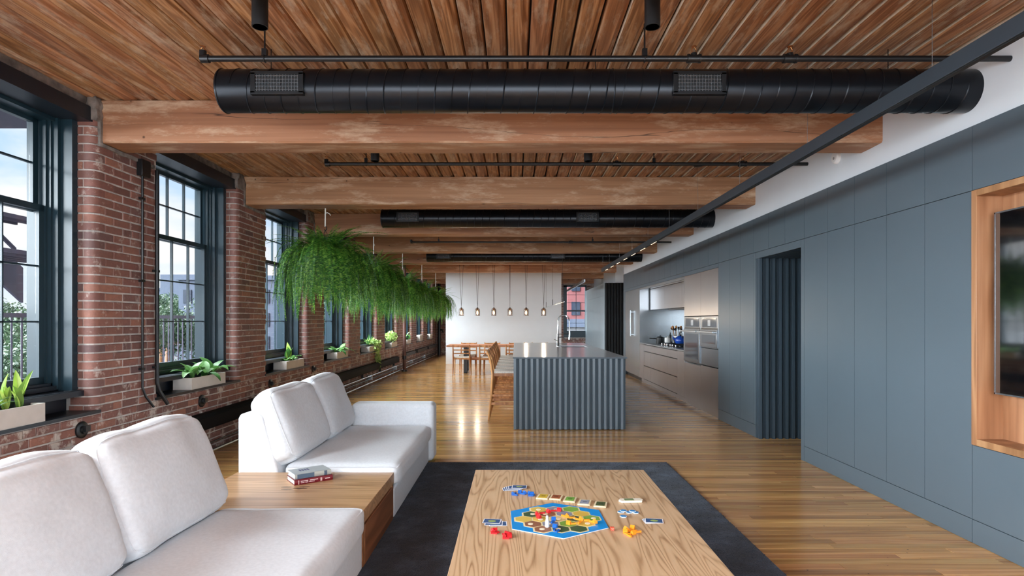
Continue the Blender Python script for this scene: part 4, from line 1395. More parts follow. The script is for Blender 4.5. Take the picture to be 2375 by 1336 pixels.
# ------------------------------------------------------------------ sofas
def cushion(name, T, L, H, r, puff, seed, parent, loc, rot, mat, wr=.006, sag=0., cuts=15, pipe=True):
    """padded block: T along x (front at +x), L along y, H along z; origin at bottom centre"""
    bm = bmesh.new()
    bmesh.ops.create_cube(bm, size=2)
    bmesh.ops.subdivide_edges(bm, edges=bm.edges, cuts=cuts, use_grid_fill=True)
    h = Vector((T / 2, L / 2, H / 2))
    rr = random.Random(seed)
    s0 = rr.uniform(0, 50)
    def place(c):
        p = Vector([math.copysign(abs(a) ** .78, a) for a in c])
        q = Vector([max(-(h[i] - r), min(h[i] - r, p[i] * h[i])) for i in range(3)])
        n = Vector([p[i] * h[i] - q[i] for i in range(3)])
        n = n.normalized() * r if n.length > 1e-6 else n
        o = q + n
        u, v, w_ = p.y, p.z, p.x
        bu = max(0, (1 - abs(u) ** 2.4)) * max(0, (1 - abs(v) ** 2.4))
        o.x += puff * bu * w_
        o.z += puff * .5 * (1 - abs(u) ** 2.2) * max(0, v) * (1 - abs(w_) ** 2)
        o.y += puff * .35 * (1 - abs(v) ** 2) * u * (1 - abs(w_) ** 2)
        # pinched corners
        cc = (abs(u) * abs(v)) ** 6
        o.y -= .02 * cc * math.copysign(1, u); o.z -= .012 * cc * math.copysign(1, v)
        d = noise.noise(Vector((o.x * 3 + s0, o.y * 3, o.z * 3))) * wr * 1.6 + noise.noise(Vector((o.x * 11 + s0, o.y * 7, o.z * 9))) * wr * .6
        # soft fold lines
        d -= max(0, .12 - abs(noise.noise(Vector((o.y * 2.4 + s0, o.z * 4.5, 1.7))))) * wr * 4
        o += (n.normalized() if n.length > 1e-6 else Vector((0, 0, 0))) * d
        if sag: o.z -= sag * (1 - u * u) * max(0, v)
        return o + Vector((0, 0, h.z))
    for vtx in bm.verts:
        vtx.co = place(vtx.co.copy())
    me = bpy.data.meshes.new(name); bm.to_mesh(me); bm.free()
    me.materials.append(M[mat]); me.shade_smooth()
    o = inst(name, me, parent, loc, rot)
    sb = o.modifiers.new('smooth', 'SUBSURF'); sb.levels = 1; sb.render_levels = 2
    if pipe:
        for w_ in ((.86,) if pipe == 1 else (.86, -.86)):
            loop = []
            N = 72
            for i in range(N):
                a = 2 * PI * i / N
                cx, sy = math.cos(a), math.sin(a)
                k = 1 / max(abs(cx), abs(sy))
                loop.append(place(Vector((w_ if w_ > 0 else w_, max(-1, min(1, cx * k)), max(-1, min(1, sy * k))))))
            cen = Vector((0, 0, h.z))
            loop = [p + (p - cen).normalized() * .001 for p in loop]
            MB().tube(loop, .0021, 5, closed=True).build('piping', M['fabric'], o, smooth=True)
    return o
def sofa(lb, ya, yb, cush, arm=None, xs=-.812):
    t = thing('sofa', lb, 'sofa', (0, 0, 0), group='white linen sofas')
    xb = -1.90
    y1 = yb if arm is None else arm[0]
    MB().box(-1.62, xs - .02, ya, y1, .022, .225).build('base', M['fabric'], t, bevel=.012, seg=3)
    MB().prism([(xb, .012), (xb, .70), (xb + .012, .727), (xb + .04, .737), (xb + .13, .737), (xb + .165, .715), (-1.585, .20), (-1.585, .012)], 'y', ya, yb).build('back_frame', M['fabric'], t, bevel=.014, seg=3)
    b = MB()
    for x in (-1.8, xs - .12):
        for y in (ya + .1, yb - .1): b.box(x - .025, x + .025, y - .025, y + .025, 0, .016)
    b.build('foot', M['black'], t)
    cushion('seat_cushion', .80, y1 - ya - .004, .165, .055, .012, 3 if arm else 7, t, (-1.200, (ya + y1) / 2, .222), None, 'fabric', .005, 0, 19, 0)
    so = [o for o in t.children if o.name.startswith('seat_cushion')][0]
    for i, (a, c, hh, ln) in enumerate(cush):
        cushion('back_cushion', .20, c - a + .012, hh, .075, .035, 11 + i + (5 if arm else 0), t, (-1.585, (a + c) / 2, .372), (0, R(-ln), (0.015 if i else -.01)), 'fabric', .010, 0, 15, 1)
    if arm:
        MB().box(-1.585, -.785, arm[0] + .004, arm[1], .022, .575).build('arm', M['fabric'], t, bevel=.045, seg=4)
    return t
sofa('white linen sofa with a single arm behind the wooden side table', 4.10, 5.98, [(4.12, 4.94, .53, 21), (4.94, 5.70, .53, 21)], (5.735, 5.98))
sofa('white linen sofa nearest the camera without an arm', 1.15, 3.25, [(1.50, 2.385, .53, 21), (2.385, 3.21, .53, 21)], None)

# ------------------------------------------------------------------ side table with drawer and books
t = thing('side_table', 'low wooden block side table with a drawer between the white sofas', 'table', (-1.365, 3.68, 0))
a, b, c, d = -.535, .535, -.405, .408
MB().box(a, b, c, d, .262, .336).build('tabletop', M['pinex'], t, bevel=.002)
MB().box(a, b - .004, c, c + .035, .022, .2615).build('side_panel', M['pinedark'], t, bevel=.002)
MB().box(a, b - .004, d - .035, d, .022, .2615).build('side_panel', M['pinedark'], t, bevel=.002)
MB().box(a, a + .03, c + .035, d - .035, .022, .2615).build('back_panel', M['pinedark'], t)
MB().box(a + .03, b - .03, c + .036, d - .036, .03, .2).build('drawer_box', M['gap'], t)
MB().box(b - .028, b - .002, c + .037, d - .037, .024, .243).build('drawer_front', M['pinedark'], t, bevel=.002)

for (px, py, rx_, ry_, cc) in [(664, 1130, .035, .016, (150, 124, 98)), (666, 1135, .04, .012, (150, 124, 98)), (697, 1132.5, .045, .02, (96, 66, 40)), (706, 1129, .04, .013, (112, 80, 52))]:
    kx, ky = on(px, py, .336)
    rk = random.Random(px)
    MB().prism([(kx + 1.365 + rx_ * math.cos(i * PI / 10) * rk.uniform(.7, 1.1), ky - 3.68 + ry_ * math.sin(i * PI / 10) * rk.uniform(.7, 1.2)) for i in range(20)], 'z', .3355, .3363).build('knot_mark', colmat(cc, .4), t)

def book(lb, cx, cy, z, L, W_, H, rz, col, spine, bars, lines):
    t = thing('book', lb, 'book', (cx, cy, z), rz, group='books on the side table')
    MB().box(-L / 2 + .004, L / 2 - .004, -W_ / 2 + .006, W_ / 2 - .005, .003, H - .003).build('pages', M['paper'], t)
    MB().box(-L / 2, L / 2, -W_ / 2 + .004, W_ / 2, 0, .003).build('cover', colmat(col), t)
    MB().box(-L / 2, L / 2, -W_ / 2 + .004, W_ / 2, H - .003, H).build('cover', colmat(col), t)
    n = 7
    poly = [(-W_ / 2 + .006, 0)] + [(-W_ / 2 + .004 - .005 * math.sin(PI * i / n), H * i / n) for i in range(n + 1)] + [(-W_ / 2 + .006, H)]
    sp = MB().prism(poly, 'x', -L / 2, L / 2).build('spine', colmat(spine), t)
    for (x0, x1, z0, z1, cc) in lines:
        MB().box(x0, x1, -W_ / 2 - .0022, -W_ / 2 + .004, z0, z1).build('spine_print', colmat(cc), sp)
    for (x0, x1, y0, y1, cc) in bars:
        MB().box(x0, x1, y0, y1, H, H + .0004).build('cover_print', colmat(cc), t)
    return t
p0, p1 = on(683.1, 1126.6, .336), on(772, 1112.5, .336)
ang = math.atan2(p1[1] - p0[1], p1[0] - p0[0])
L1 = math.hypot(p1[0] - p0[0], p1[1] - p0[1])
def bc(p, q, W_):
    mx, my = (p[0] + q[0]) / 2, (p[1] + q[1]) / 2
    return mx - math.sin(ang) * W_ / 2, my + math.cos(ang) * W_ / 2
cx, cy = bc(p0, p1, .17)
wt = (232, 214, 212)
ln = [(-L1 * .40, -L1 * .385, .004, .028, wt)]
x = -L1 * .34
for wd in (.045, .0, .05): 
    if wd: ln.append((x, x + wd, .019, .0235, wt))
    x += wd + .006
x = -L1 * .34
for wd in (.022, .018, .034):
    ln.append((x, x + wd, .010, .0135, wt)); x += wd + .006
ln += [(L1 * .17, L1 * .185, .006, .026, wt), (L1 * .195, L1 * .21, .006, .026, wt), (L1 * .29, L1 * .42, .015, .019, wt)]
book('closed dark red hardback book, lower of the two on the side table', cx, cy, .336, L1, .17, .032, ang, (112, 20, 34), (112, 20, 34), [], ln)
L2 = .232
book('closed pale grey book with blue spine lying on the red book', cx - .006, cy + .01, .3685, L2, .155, .031, ang + .02, (170, 178, 180), (176, 178, 170),
     [(-.062 + .017 * i, -.05 + .017 * i, -.005, .04, (70, 72, 110)) for i in range(4)],
     [(-L2 * .44, L2 * .02, .002, .029, (84, 104, 124)), (L2 * .30, L2 * .38, .002, .029, (78, 92, 110))])

# ------------------------------------------------------------------ coffee table and the game
ct = thing('coffee_table', 'large low pine coffee table with strong grain on the navy rug', 'table', (.286, 2.9, 0))
TZ = .40
MB().box(-.547, .547, -1.1, 1.0, TZ - .055, TZ).build('tabletop', M['pine'], ct, bevel=.003)
for s in (-1, 1):
    MB().box(s * .36 - .03, s * .36 + .03, -.9, .8, .0225, TZ - .056).build('leg', M['pinedark'], ct, bevel=.003)
MB().box(-.33, .33, -.03, .03, .12, TZ - .056).build('stretcher', M['pinedark'], ct)
EPS = TZ + .0006
cor = [(1185.3, 1185.4), (1279.5, 1165.7), (1386.2, 1182.1), (1409.7, 1223.7), (1309.6, 1248.9), (1190.8, 1227.6)]
cw = [on(a, b, TZ + .004) for a, b in cor]
bx, by = sum(p[0] for p in cw) / 6, sum(p[1] for p in cw) / 6
br = sum(math.hypot(p[0] - bx, p[1] - by) for p in cw) / 6
bang = math.atan2(cw[0][1] - by, cw[0][0] - bx)
bd = thing('game_board', 'blue hexagonal game board with coloured hexagon tiles on the coffee table', 'board game', (bx, by, EPS), bang)
def hexpoly(r, cx=0, cy=0, a0=0.): return [(cx + r * math.cos(a0 + i * PI / 3), cy + r * math.sin(a0 + i * PI / 3)) for i in range(6)]
MB().prism(hexpoly(br), 'z', 0, .0035).build('sea_frame', colmat((14, 140, 214), .4), bd)
MB().prism(hexpoly(br * 1.003), 'z', .0002, .0028).build('white_edge', colmat((226, 232, 236), .5), bd)
hr = br * .185
tc_ = [(120, 160, 62), (58, 82, 52), (206, 176, 84), (140, 92, 66), (132, 134, 148), (120, 160, 62), (58, 82, 52), (206, 170, 72)]
tiles = []
for q_ in range(-2, 3):
    for r_ in range(-2, 3):
        if abs(q_ + r_) <= 2:
            x = hr * math.sqrt(3) * (q_ + r_ / 2); y = hr * 1.5 * r_
            ca, sa = math.cos(R(30)), math.sin(R(30))
            tiles.append((x * ca - y * sa, x * sa + y * ca))
rt = random.Random(4)
base_me = MB().prism(hexpoly(hr * 1.10, 0, 0, R(0)), 'z', .0030, .0041).mesh('tile_rim', colmat((222, 206, 160), .6))
for i, (x, y) in enumerate(tiles):
    inst('tile_rim', base_me, bd, (x, y, .0001 * (i % 3)))
for i, (x, y) in enumerate(tiles):
    cc = tc_[(i * 5 + 2 * (i % 3)) % 8] if i != 9 else (204, 180, 128)
    MB().prism(hexpoly(hr * .90), 'z', .004, .0052).build('tile', colmat(cc, .6), bd, loc=(x, y, 0))
    if rt.random() < .8:
        MB().tube([(0, 0, .005), (0, 0, .0068)], .0125, 16).build('disc', colmat((228, 214, 186), .6), bd, loc=(x + rt.uniform(-.012, .012), y + rt.uniform(-.01, .01), 0))
ZB = EPS + .0056
def house_mesh(c): return MB().prism([(-.007, 0), (.007, 0), (.007, .010), (0, .016), (-.007, .010)], 'y', -.009, .009).mesh('house_piece', colmat(c, .4))
def stick_mesh(c): return MB().box(-.0125, .0125, -.0032, .0032, 0, .0065).mesh('stick_piece', colmat(c, .4))
RED, BLU, ORA = (196, 30, 36), (22, 92, 176), (240, 146, 34)
gm = {}
for nm, c in (('red', RED), ('blue', BLU), ('orange', ORA)):
    gm[nm] = (house_mesh(c), stick_mesh(c))
def pieces(colour, lst, z, lb, grp, big=1.15):
    cnt = {}
    for q in sorted(lst): cnt.setdefault(q[2], []).append(q)
    for (px, py, k, a, dz) in lst:
        n_ = cnt[k]; w_ = '' if len(n_) == 1 else ORD[n_.index((px, py, k, a, dz))] + ' from left '
        x, y = on(px, py, z)
        o = inst('house_piece' if k == 'h' else 'stick_piece', gm[colour][0 if k == 'h' else 1], None, (x, y, z + dz), (0, 0, R(a)), big)
        tag(o, w_ + lb % ('house' if k == 'h' else 'stick'), 'game piece', grp)
pieces('red', [(1245.5, 1195, 'h', 10, 0), (1250, 1202, 'h', 40, 0), (1257, 1191.5, 's', 0, 0), (1272, 1189, 'h', 30, 0), (1284, 1186, 's', 10, 0), (1297, 1185.5, 'h', 70, 0)], ZB, 'small red %s piece standing on the game board', 'red pieces on the board')
pieces('blue', [(1284, 1207, 'h', 80, 0), (1282, 1212, 's', 60, 0), (1287.5, 1224, 'h', 60, 0), (1286, 1230, 's', 80, 0), (1293, 1233, 's', 60, 0)], ZB, 'small blue %s piece standing on the game board', 'blue pieces on the board')
pieces('orange', [(1308, 1198, 's', 140, 0), (1315.5, 1200, 'h', 0, 0), (1327, 1202, 's', 0, 0), (1340, 1206, 's', 140, 0), (1347.5, 1207, 'h', 10, 0), (1344, 1213, 's', 60, 0), (1361, 1208, 's', 0, 0), (1373, 1211, 's', 150, 0), (1380, 1213, 'h', 20, 0), (1319, 1216, 'h', 60, 0), (1330, 1216, 's', 10, 0)], ZB, 'small orange %s piece standing on the game board', 'orange pieces on the board')
o = MB().lathe([(.010, 0), (.011, .004), (.0095, .012), (.0105, .022), (.007, .034), (.0055, .040), (.007, .046), (.0045, .053), (0, .055)], 18).build('pawn', colmat((198, 206, 212), .4), smooth=True, loc=(*on(1269, 1222, ZB), ZB))
tag(o, 'pale grey pawn standing near the front of the game board', 'game piece')
pieces('red', [(1143, 1235, 'h', 20, 0), (1148, 1233, 'h', 100, 0), (1151, 1237, 's', 30, 0), (1146, 1238.5, 's', -10, 0)], EPS, 'red %s piece in the smaller red pile near the left card fan', 'smaller red pile')
pieces('red', [(1170, 1246, 'h', 0, 0), (1176, 1242, 'h', 60, 0), (1181, 1247, 'h', 110, 0), (1173, 1250, 's', 0, 0), (1180, 1240, 's', 30, 0), (1177, 1245, 's', 140, .0165), (1172, 1240, 's', 10, 0)], EPS, 'red %s piece in the larger red pile at the board corner', 'larger red pile')
pieces('blue', [(1190, 1148, 'h', 10, 0), (1194, 1146, 's', 60, 0), (1195, 1149, 's', -30, 0)], EPS, 'blue %s piece in the pile closest to the fanned cards', 'first blue pile')
pieces('blue', [(1206, 1144, 'h', 70, 0), (1212, 1146.5, 's', -20, 0), (1217, 1145.5, 'h', 20, 0)], EPS, 'blue %s piece in the middle blue pile above the board', 'middle blue pile')
pieces('blue', [(1228, 1147, 'h', 20, 0), (1234, 1148, 'h', 80, 0), (1231, 1151, 's', 0, 0), (1237, 1150, 's', 60, 0)], EPS, 'blue %s piece in the blue pile next to the yellow square tile', 'last blue pile')
pieces('orange', [(1452, 1230, 'h', 20, 0), (1450, 1236, 'h', 80, 0), (1457, 1234, 's', 30, 0), (1461, 1231, 's', -30, 0), (1467, 1227, 'h', 60, 0), (1470, 1233, 's', 10, 0), (1480, 1235, 's', 10, 0), (1469, 1239, 'h', 120, 0), (1459, 1244, 's', 120, 0), (1456, 1240, 's', -20, 0)], EPS, 'orange %s piece in the loose orange pile beside the die', 'orange pile')
# die
dx_, dy_ = on(1420, 1230, EPS)
t = thing('die', 'orange red die with white pips beside the game board', 'die', (dx_, dy_, EPS), R(8))
MB().box(-.008, .008, -.008, .008, 0, .016).build('cube', colmat((206, 70, 36), .35), t, bevel=.0018)
pm = MB().tube([(0, -.0083, 0), (0, -.0078, 0)], .0014, 8).mesh('pip', colmat((240, 226, 220)))
for (x, z) in [(-.004, .004), (.004, .004), (-.004, .012), (.004, .012), (0, .008)]: inst('pip', pm, t, (x, 0, z))
inst('pip', pm, t, (0, 0, .008), (R(-90), 0, 0))
# cards
def card(px, py, a, lb, dz=0., grp=None, L=.086, W_=.062):
    x, y = on(px, py, EPS)
    t = thing('playing_card', lb, 'card', (x, y, EPS + dz), R(a), group=grp)
    MB().box(-L / 2, L / 2, -W_ / 2, W_ / 2, 0, .0006).build('card_face', colmat((226, 230, 236)), t)
    MB().box(-L / 2 + .004, L / 2 - .004, -W_ / 2 + .004, W_ / 2 - .004, .0006, .0008).build('back_print', colmat((56, 88, 132)), t)
    MB().prism([(.019 * math.cos(i * PI / 9), .013 * math.sin(i * PI / 9)) for i in range(18)], 'z', .0008, .001).build('oval_print', colmat((150, 168, 92)), t)
for i in range(5):
    card(1183 + 4.4 * i + (4 if i == 4 else 0), 1134.6 - .9 * i, 8 - 3 * i, ['lowest', 'second lowest', 'middle', 'second topmost', 'topmost'][i] + ' card of the five card fan above the blue pieces', .0012 * i, 'five card fan')
for i, (px, py, a) in enumerate([(1155, 1215, 4), (1145, 1214, 0), (1141, 1210, -6)]):
    card(px, py, a, ['bottom', 'middle', 'top'][i] + ' card of the three cards left of the game board', .0012 * i, 'left three cards')
for i, (px, py, a) in enumerate([(1513, 1209, 4), (1515, 1209, -2), (1517, 1209, -10)]):
    card(px, py, a, ['bottom', 'middle', 'top'][i] + ' card of the small pile at the right side of the table', .0012 * i, 'right three cards')
# square tiles
for i, (px, py, c, n) in enumerate([(1260, 1153.5, (196, 164, 52), 'yellow'), (1290, 1155, (150, 84, 52), 'brown'), (1322, 1160, (112, 160, 66), 'light green'), (1356, 1167, (140, 146, 160), 'grey'), (1393, 1171.5, (74, 88, 54), 'dark green')]):
    x, y = on(px, py, EPS)
    t = thing('card_stack', 'square cream tray of %s cards in the row above the board' % n, 'card stack', (x, y, EPS), R(-14), group='row of square card stacks')
    MB().box(-.032, .032, -.043, .043, 0, .007).build('tray', colmat((222, 204, 168)), t, bevel=.001)
    MB().box(-.023, .023, -.033, .033, .007, .0078).build('card_face', colmat(c), t)
    MB().box(-.010, .012, -.008, .008, .0078, .0082).build('printed_patch', colmat(tuple(int(v * .7) for v in c)), t)
x, y = on(1463, 1163, EPS)
t = thing('card_tray', 'cream card tray with pointed ends right of the square card stacks', 'tray', (x, y, EPS), R(4))
MB().prism([(-.066, 0), (-.054, -.024), (.054, -.024), (.066, 0), (.054, .024), (-.054, .024)], 'z', 0, .010).build('tray', colmat((232, 224, 206)), t, bevel=.001)
MB().box(-.035, .015, -.016, .016, .010, .0112).build('card_face', colmat((120, 140, 100)), t)
for i, (px, py, a, dz, lb) in enumerate([(1440, 1188, 10, 0, 'leftmost small blue token of the loose token group'), (1446, 1186.5, -20, .003, 'small blue token tucked over the leftmost token'), (1459, 1189, 20, 0, 'small blue token in the middle of the token group'), (1467, 1187.5, -10, .003, 'small blue token lying on top in the token group'),
                                    (1474, 1189.5, 8, 0, 'rightmost small blue token of the loose token group'), (1446, 1198.3, 0, 0, 'single small blue token nearest the camera below the token group')]):
    x, y = on(px, py, EPS)
    t = thing('token', lb, 'token', (x, y, EPS + dz), R(a), group='small blue tokens')
    MB().prism(hexpoly(.018), 'z', 0, .003).build('body', colmat((206, 216, 224)), t)
    MB().prism(hexpoly(.0165), 'z', .003, .0034).build('face', colmat((62, 136, 194)), t)

# ------------------------------------------------------------------ dining set
dt = thing('dining_table', 'long wooden dining table with black legs under the pendants', 'table', (-.33, 15.9, 0))
MB().box(-1.46, 1.46, -.45, .45, .695, .735).build('tabletop', M['tabletop'], dt, bevel=.004)
for s in (-1, 1):
    lg = MB()
    for q in (-1, 1):
        lg.prism([(q * .02, .02), (q * .02 + q * .07, .02), (q * .33, .694), (q * .26, .694)], 'x', s * .98 - .035, s * .98 + .035) if False else None
    lg.box(s * .98 - .045, s * .98 + .045, -.30, -.24, 0, .694).box(s * .98 - .045, s * .98 + .045, .24, .30, 0, .694).box(s * .98 - .045, s * .98 + .045, -.30, .30, .64, .694).box(s * .98 - .045, s * .98 + .045, -.30, .30, 0, .03)
    lg.build('leg', M['black'], dt, bevel=.004)
MB().box(-.94, .94, -.03, .03, .33, .40).build('stretcher', M['tabletop'], dt, bevel=.003)
def legged(name, label, cat, sh, bh, w_, d, mat, stool=False):
    """seat faces +y, back at -y"""
    t = thing(name, label, cat)
    hw = w_ / 2
    for s in (-1, 1):
        MB().tube([(s * (hw - .015), d / 2 - .02, 0), (s * (hw - .02), d / 2 - .03, sh * .6), (s * (hw - .02), d / 2 - .03, sh - .01)], [.012, .016, .018], 10).build('front_leg', mat, t, smooth=True)
        MB().tube([(s * (hw - .015), -d / 2 - (.055 if stool else .02), 0), (s * (hw - .02), -d / 2 - .015, sh * .55), (s * (hw - .02), -d / 2 + .005, sh * .95), (s * (hw - .02), -d / 2 - .025, sh + (bh - sh) * .5), (s * (hw - .02), -d / 2 - .075, bh)],
                  [.012, .017, .020, .017, .012], 10).build('back_leg', mat, t, smooth=True)
    b = MB()
    for s in (-1, 1):
        b.box(s * (hw - .02) - .011, s * (hw - .02) + .011, -d / 2, d / 2 - .03, sh - .06, sh - .02)
    b.box(-hw + .02, hw - .02, d / 2 - .042, d / 2 - .02, sh - .06, sh - .02).box(-hw + .02, hw - .02, -d / 2 - .008, -d / 2 + .014, sh - .06, sh - .02)
    b.build('seat_rail', mat, t, bevel=.003)
    bm = bmesh.new(); bmesh.ops.create_cube(bm, size=1); bmesh.ops.subdivide_edges(bm, edges=bm.edges, cuts=6, use_grid_fill=True)
    for v in bm.verts:
        x, y, z = v.co
        v.co = Vector((x * (w_ - .045), y * (d - .03), z * .055 + sh - .018 - (.012 * (1 - (2 * x) ** 2) if z > 0 else 0)))
    me = bpy.data.meshes.new('seat'); bm.to_mesh(me); bm.free(); me.materials.append(M['woven'])
    o = inst('seat', me, t); bv = o.modifiers.new('bevel', 'BEVEL'); bv.width = .01; bv.segments = 2; bv.limit_method = 'ANGLE'
    sl = [(bh - .035, .05)] + ([(sh + (bh - sh) * .58, .028), (sh + (bh - sh) * .30, .028)] if not stool else [(sh + (bh - sh) * .45, .03)])
    for z, hh in sl:
        f = (z - sh) / (bh - sh)
        yb = -d / 2 + .005 - .08 * f
        pts = [( -hw + .02 + (w_ - .04) * i / 8, yb - .022 * math.sin(PI * i / 8)) for i in range(9)]
        poly = [(x, y - .007) for x, y in pts] + [(x, y + .007) for x, y in reversed(pts)]
        MB().prism(poly, 'z', z - hh / 2, z + hh / 2).build('back_slat', mat, t, bevel=.003, seg=1)
    if stool:
        for s in (-1, 1):
            MB().box(s * (hw - .018) - .009, s * (hw - .018) + .009, -d / 2 - .02, d / 2 - .03, .225, .262).build('side_stretcher', mat, t, bevel=.003)
            MB().box(s * (hw - .018) - .009, s * (hw - .018) + .009, -d / 2 - .01, d / 2 - .03, .34, .37).build('side_stretcher', mat, t, bevel=.003)
        MB().box(-hw + .02, hw - .02, d / 2 - .045, d / 2 - .02, .22, .25).build('foot_rest', mat, t, bevel=.003)
    return t
ch = legged('dining_chair', '', 'chair', .45, .765, .46, .44, M['oak'])
cn = [('front', x, 15.38, 0) for x in (-1.37, -.70, -.03, .63)] + [('back', x, 16.42, PI) for x in (-1.30, -.65, .03, .67)]
for i, (side, x, y, rz) in enumerate(cn):
    lb = '%s oak chair from the left on the %s side of the dining table' % (ORD[i % 4], 'near' if side == 'front' else 'far')
    if i == 0:
        ch.location = (x, y, 0); ch.rotation_euler = (0, 0, rz); ch['label'] = lb; ch['group'] = 'oak dining chairs'
    else:
        dup(ch, (x, y, 0), rz, lb)
st = legged('bar_stool', '', 'stool', .675, .965, .44, .40, M['oak'], True)
for i in range(6):
    lb = '%s oak counter stool with woven seat along the island, counted from the camera' % ORD[i]
    loc = (-.115, 8.36 + i * .66, 0)
    if i == 0:
        st.location = loc; st.rotation_euler = (0, 0, -PI / 2); st['label'] = lb; st['group'] = 'oak counter stools'
    else:
        dup(st, loc, -PI / 2, lb)

# ------------------------------------------------------------------ outside
GZ = -8.0
o = MB().box(-420, 300, -200, 500, GZ - .5, GZ).build('street_ground', M['asphalt'])
tag(o, 'pale street level far below the windows', 'ground', kind='structure')
def building(name, lb, x0, x1, y0, y1, zt, mat, wins, cat='building', tower=None):
    t = thing(name, lb, cat, ((x0 + x1) / 2, (y0 + y1) / 2, GZ))
    ox, oy = (x0 + x1) / 2, (y0 + y1) / 2
    MB().box(x0 - ox, x1 - ox, y0 - oy, y1 - oy, 0, zt - GZ).build('wall', M[mat], t)
    MB().box(x0 - ox - .3, x1 - ox + .3, y0 - oy - .3, y1 - oy + .3, zt - GZ, zt - GZ + .6).build('parapet', M['facadedark'], t)
    if tower:
        a, b, c, d, h, m = tower
        MB().box(a - ox, b - ox, c - oy, d - oy, 0, h - GZ).build('stair_tower', M[m], t)
    wx, wz, px_, pz_, ox0, oz0 = wins
    me = MB().box(-wx / 2, wx / 2, -.1, .1, -wz / 2, wz / 2).mesh('window', M['winglass'])
    n = 0
    x = x0 + ox0
    while x < x1 - wx and n < 120:
        z = zt - oz0
        while z > GZ + 2 and n < 120:
            inst('window', me, t, (x - ox, y0 - oy, z - GZ)); n += 1
            z -= pz_
        x += px_
    me2 = MB().box(-.1, .1, -wx / 2, wx / 2, -wz / 2, wz / 2).mesh('window', M['winglass'])
    y = y0 + ox0
    while y < y1 - wx and n < 200:
        z = zt - oz0
        while z > GZ + 2 and n < 200:
            inst('window', me2, t, (x1 - ox, y - oy, z - GZ)); n += 1
            z -= pz_
        y += px_
    return t
building('apartment_building', 'pale grey apartment building seen through the second window', -104, -74, 160, 185, 9.5, 'facade', (1.6, 2.4, 6, 4, 2.5, 3.2), tower=(-94.0, -84, 158.5, 170, 13.6, 'facadedark'))
building('apartment_building', 'dark grey building with regular windows seen through the third window', -45, -31.2, 80, 100, 6.8, 'facadedark', (1.1, 1.8, 2.6, 3.1, 1.2, 2.2))
building('apartment_building', 'small red brick building far beyond the third window', -62, -53, 150, 165, 3.4, 'facadebrick', (1.1, 1.8, 2.6, 3.1, 1.2, 2.2))
building('apartment_building', 'red brick building seen through the far end window', 4.3, 14, 50, 62, 5.6, 'facadebrick', (.7, 1.1, 1.5, 2.0, .7, 1.2))
building('apartment_building', 'pale low building in front of the red one beyond the end window', 2.0, 12, 44, 48, .9, 'facadewhite', (1.2, 1.2, 2.2, 2.4, .9, 1.4))
building('apartment_building', 'long low pale building at the horizon beyond the first window', -150, -120, 90, 140, 2.5, 'facadewhite', (1.6, 2.0, 5, 4, 2.5, 2.4))
# trees
def tree_mesh(seed, n=9000):
    r = random.Random(seed)
    mb = MB()
    blobs = [(Vector((r.gauss(0, 1.7), r.gauss(0, 1.7), 8.2 + r.gauss(0, 1.5))), r.uniform(1.4, 2.4)) for _ in range(11)]
    for i in range(n):
        c, rad = blobs[r.randrange(len(blobs))]
        d = Vector((r.gauss(0, 1), r.gauss(0, 1), r.gauss(0, 1))).normalized()
        p = c + d * rad * (.55 + .45 * r.random() ** .5)
        a = (d + Vector((r.gauss(0, .5), r.gauss(0, .5), r.gauss(0, .5)))).normalized()
        b = a.orthogonal().normalized(); cc = a.cross(b)
        s = r.uniform(.09, .18)
        mb.raw([p - b * s, p + cc * s * .6, p + b * s, p - cc * s * .6], [(0, 1, 2, 3)])
    return mb.mesh('crown', M['tree'], fix=False)
tm = [tree_mesh(i) for i in range(3)]
tk = MB().tube([(0, 0, 0), (.1, 0, 3), (0, .1, 6.5), (0, 0, 9)], [.35, .28, .2, .08], 8).mesh('trunk', M['pinedark'], smooth=True)
tp_ = [(-57.5, 97, 1.2, 'second', 1), (-64, 110, 1.3, 'second', 2), (-76, 114, 1.35, 'second', 3), (-69, 98, 1.2, 'second', 4),
       (-36.2, 60, 1.0, 'second', 5), (-30.0, 62, .98, 'second', 6), (-40, 47, .95, 'first', 0), (-49.5, 56, 1.0, 'first', 1), (-33, 38, .85, 'first', 2),
       (-25.5, 85, 1.3, 'fourth', 0), (-20, 96, 1.3, 'fourth', 1), (-14, 85, 1.2, 'fourth', 2)]
for i, (x, y, s, w_, j) in enumerate(tp_):
    t = thing('street_tree', '%s leafy green street tree outside beyond the %s window' % (['smaller', 'middle', 'taller', 'far', 'leftmost', 'nearest left', 'nearest right'][j], w_), 'tree', (x, y, GZ), i * 1.1, group='street trees')
    a = inst('crown', tm[i % 3], t, None, None, s); inst('trunk', tk, t, None, None, s)
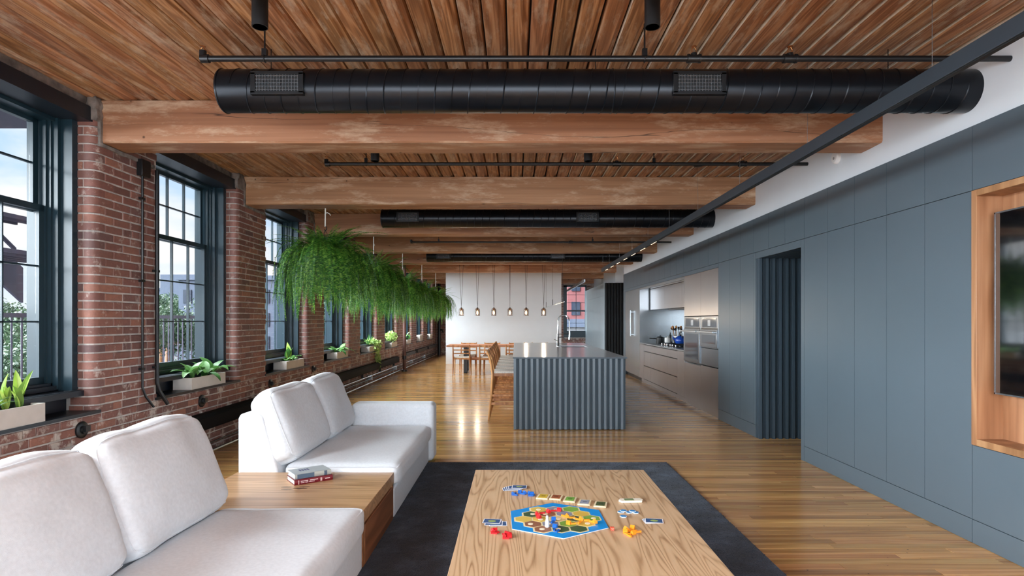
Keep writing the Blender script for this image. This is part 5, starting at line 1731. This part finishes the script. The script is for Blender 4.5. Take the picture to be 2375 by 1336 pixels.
# parked car
t = thing('car', 'white car parked far below beyond the second window', 'car', (-92.5, 157 - 6, GZ), R(0))
MB().prism([(-2.2, .35), (-2.25, .8), (-1.3, .95), (-.7, 1.45), (.8, 1.45), (1.5, .95), (2.2, .8), (2.2, .35)], 'y', -.85, .85).build('body', colmat((236, 238, 242), .3), t, bevel=.06)
MB().prism([(-1.1, .98), (-.64, 1.38), (.74, 1.38), (1.3, .98)], 'y', -.87, .87).build('side_window', M['winglass'], t)
for x in (-1.35, 1.35):
    for s in (-1, 1):
        MB().tube([(x, s * .70, .33), (x, s * .90, .33)], .33, 16).build('wheel', M['blackmatte'], t)
# iron balcony and fire escape
t = thing('balcony_railing', 'iron balcony railing with thin bars outside the first two windows', 'railing', (-4.5, 0, 0))
MB().box(-.02, .02, 2.0, 10.4, 1.40, 1.44).build('top_rail', M['rust'], t)
MB().box(-.02, .02, 2.0, 10.4, .30, .34).build('bottom_rail', M['rust'], t)
bme = MB().tube([(0, 0, .3), (0, 0, 1.42)], .008, 6).mesh('baluster', M['rust'])
for i in range(76): inst('baluster', bme, t, (0, 2.05 + i * .11, 0))
MB().box(-.3, .9, 2.0, 10.4, -.02, .04).build('platform', M['rust'], t)
t = thing('fire_escape', 'dark iron fire escape stair outside the first window', 'stair', (-4.9, 0, 0))
MB().prism([(2.2, 4.6), (2.2, 4.3), (6.0, 1.55), (6.0, 1.9)], 'x', -.06, -.03).build('stringer', M['rust'], t)
for i in range(6):
    z = 1.95 + i * .30; y = 5.7 - i * .42
    MB().box(-.03, .6, y - .7, y + .1, z, z + .035).build('tread', M['rust'], t)
    b = MB()
    for q in range(5): b.box(.02 + q * .13, .04 + q * .13, y - .7, y + .1, z - .02, z)
    b.build('tread_bar', M['rust'], t)
b = MB()
for q in range(4):
    b.tube([(-.2 - .3 * q, 2.0, 5.0 + .1 * q), (-.2 - .3 * q, 6.1, 2.1 + .1 * q)], .02, 6)
b.build('handrail', M['rust'], t)
MB().box(-1.2, .7, 1.6, 6.2, 3.36, 3.40).build('upper_landing', M['rust'], t)
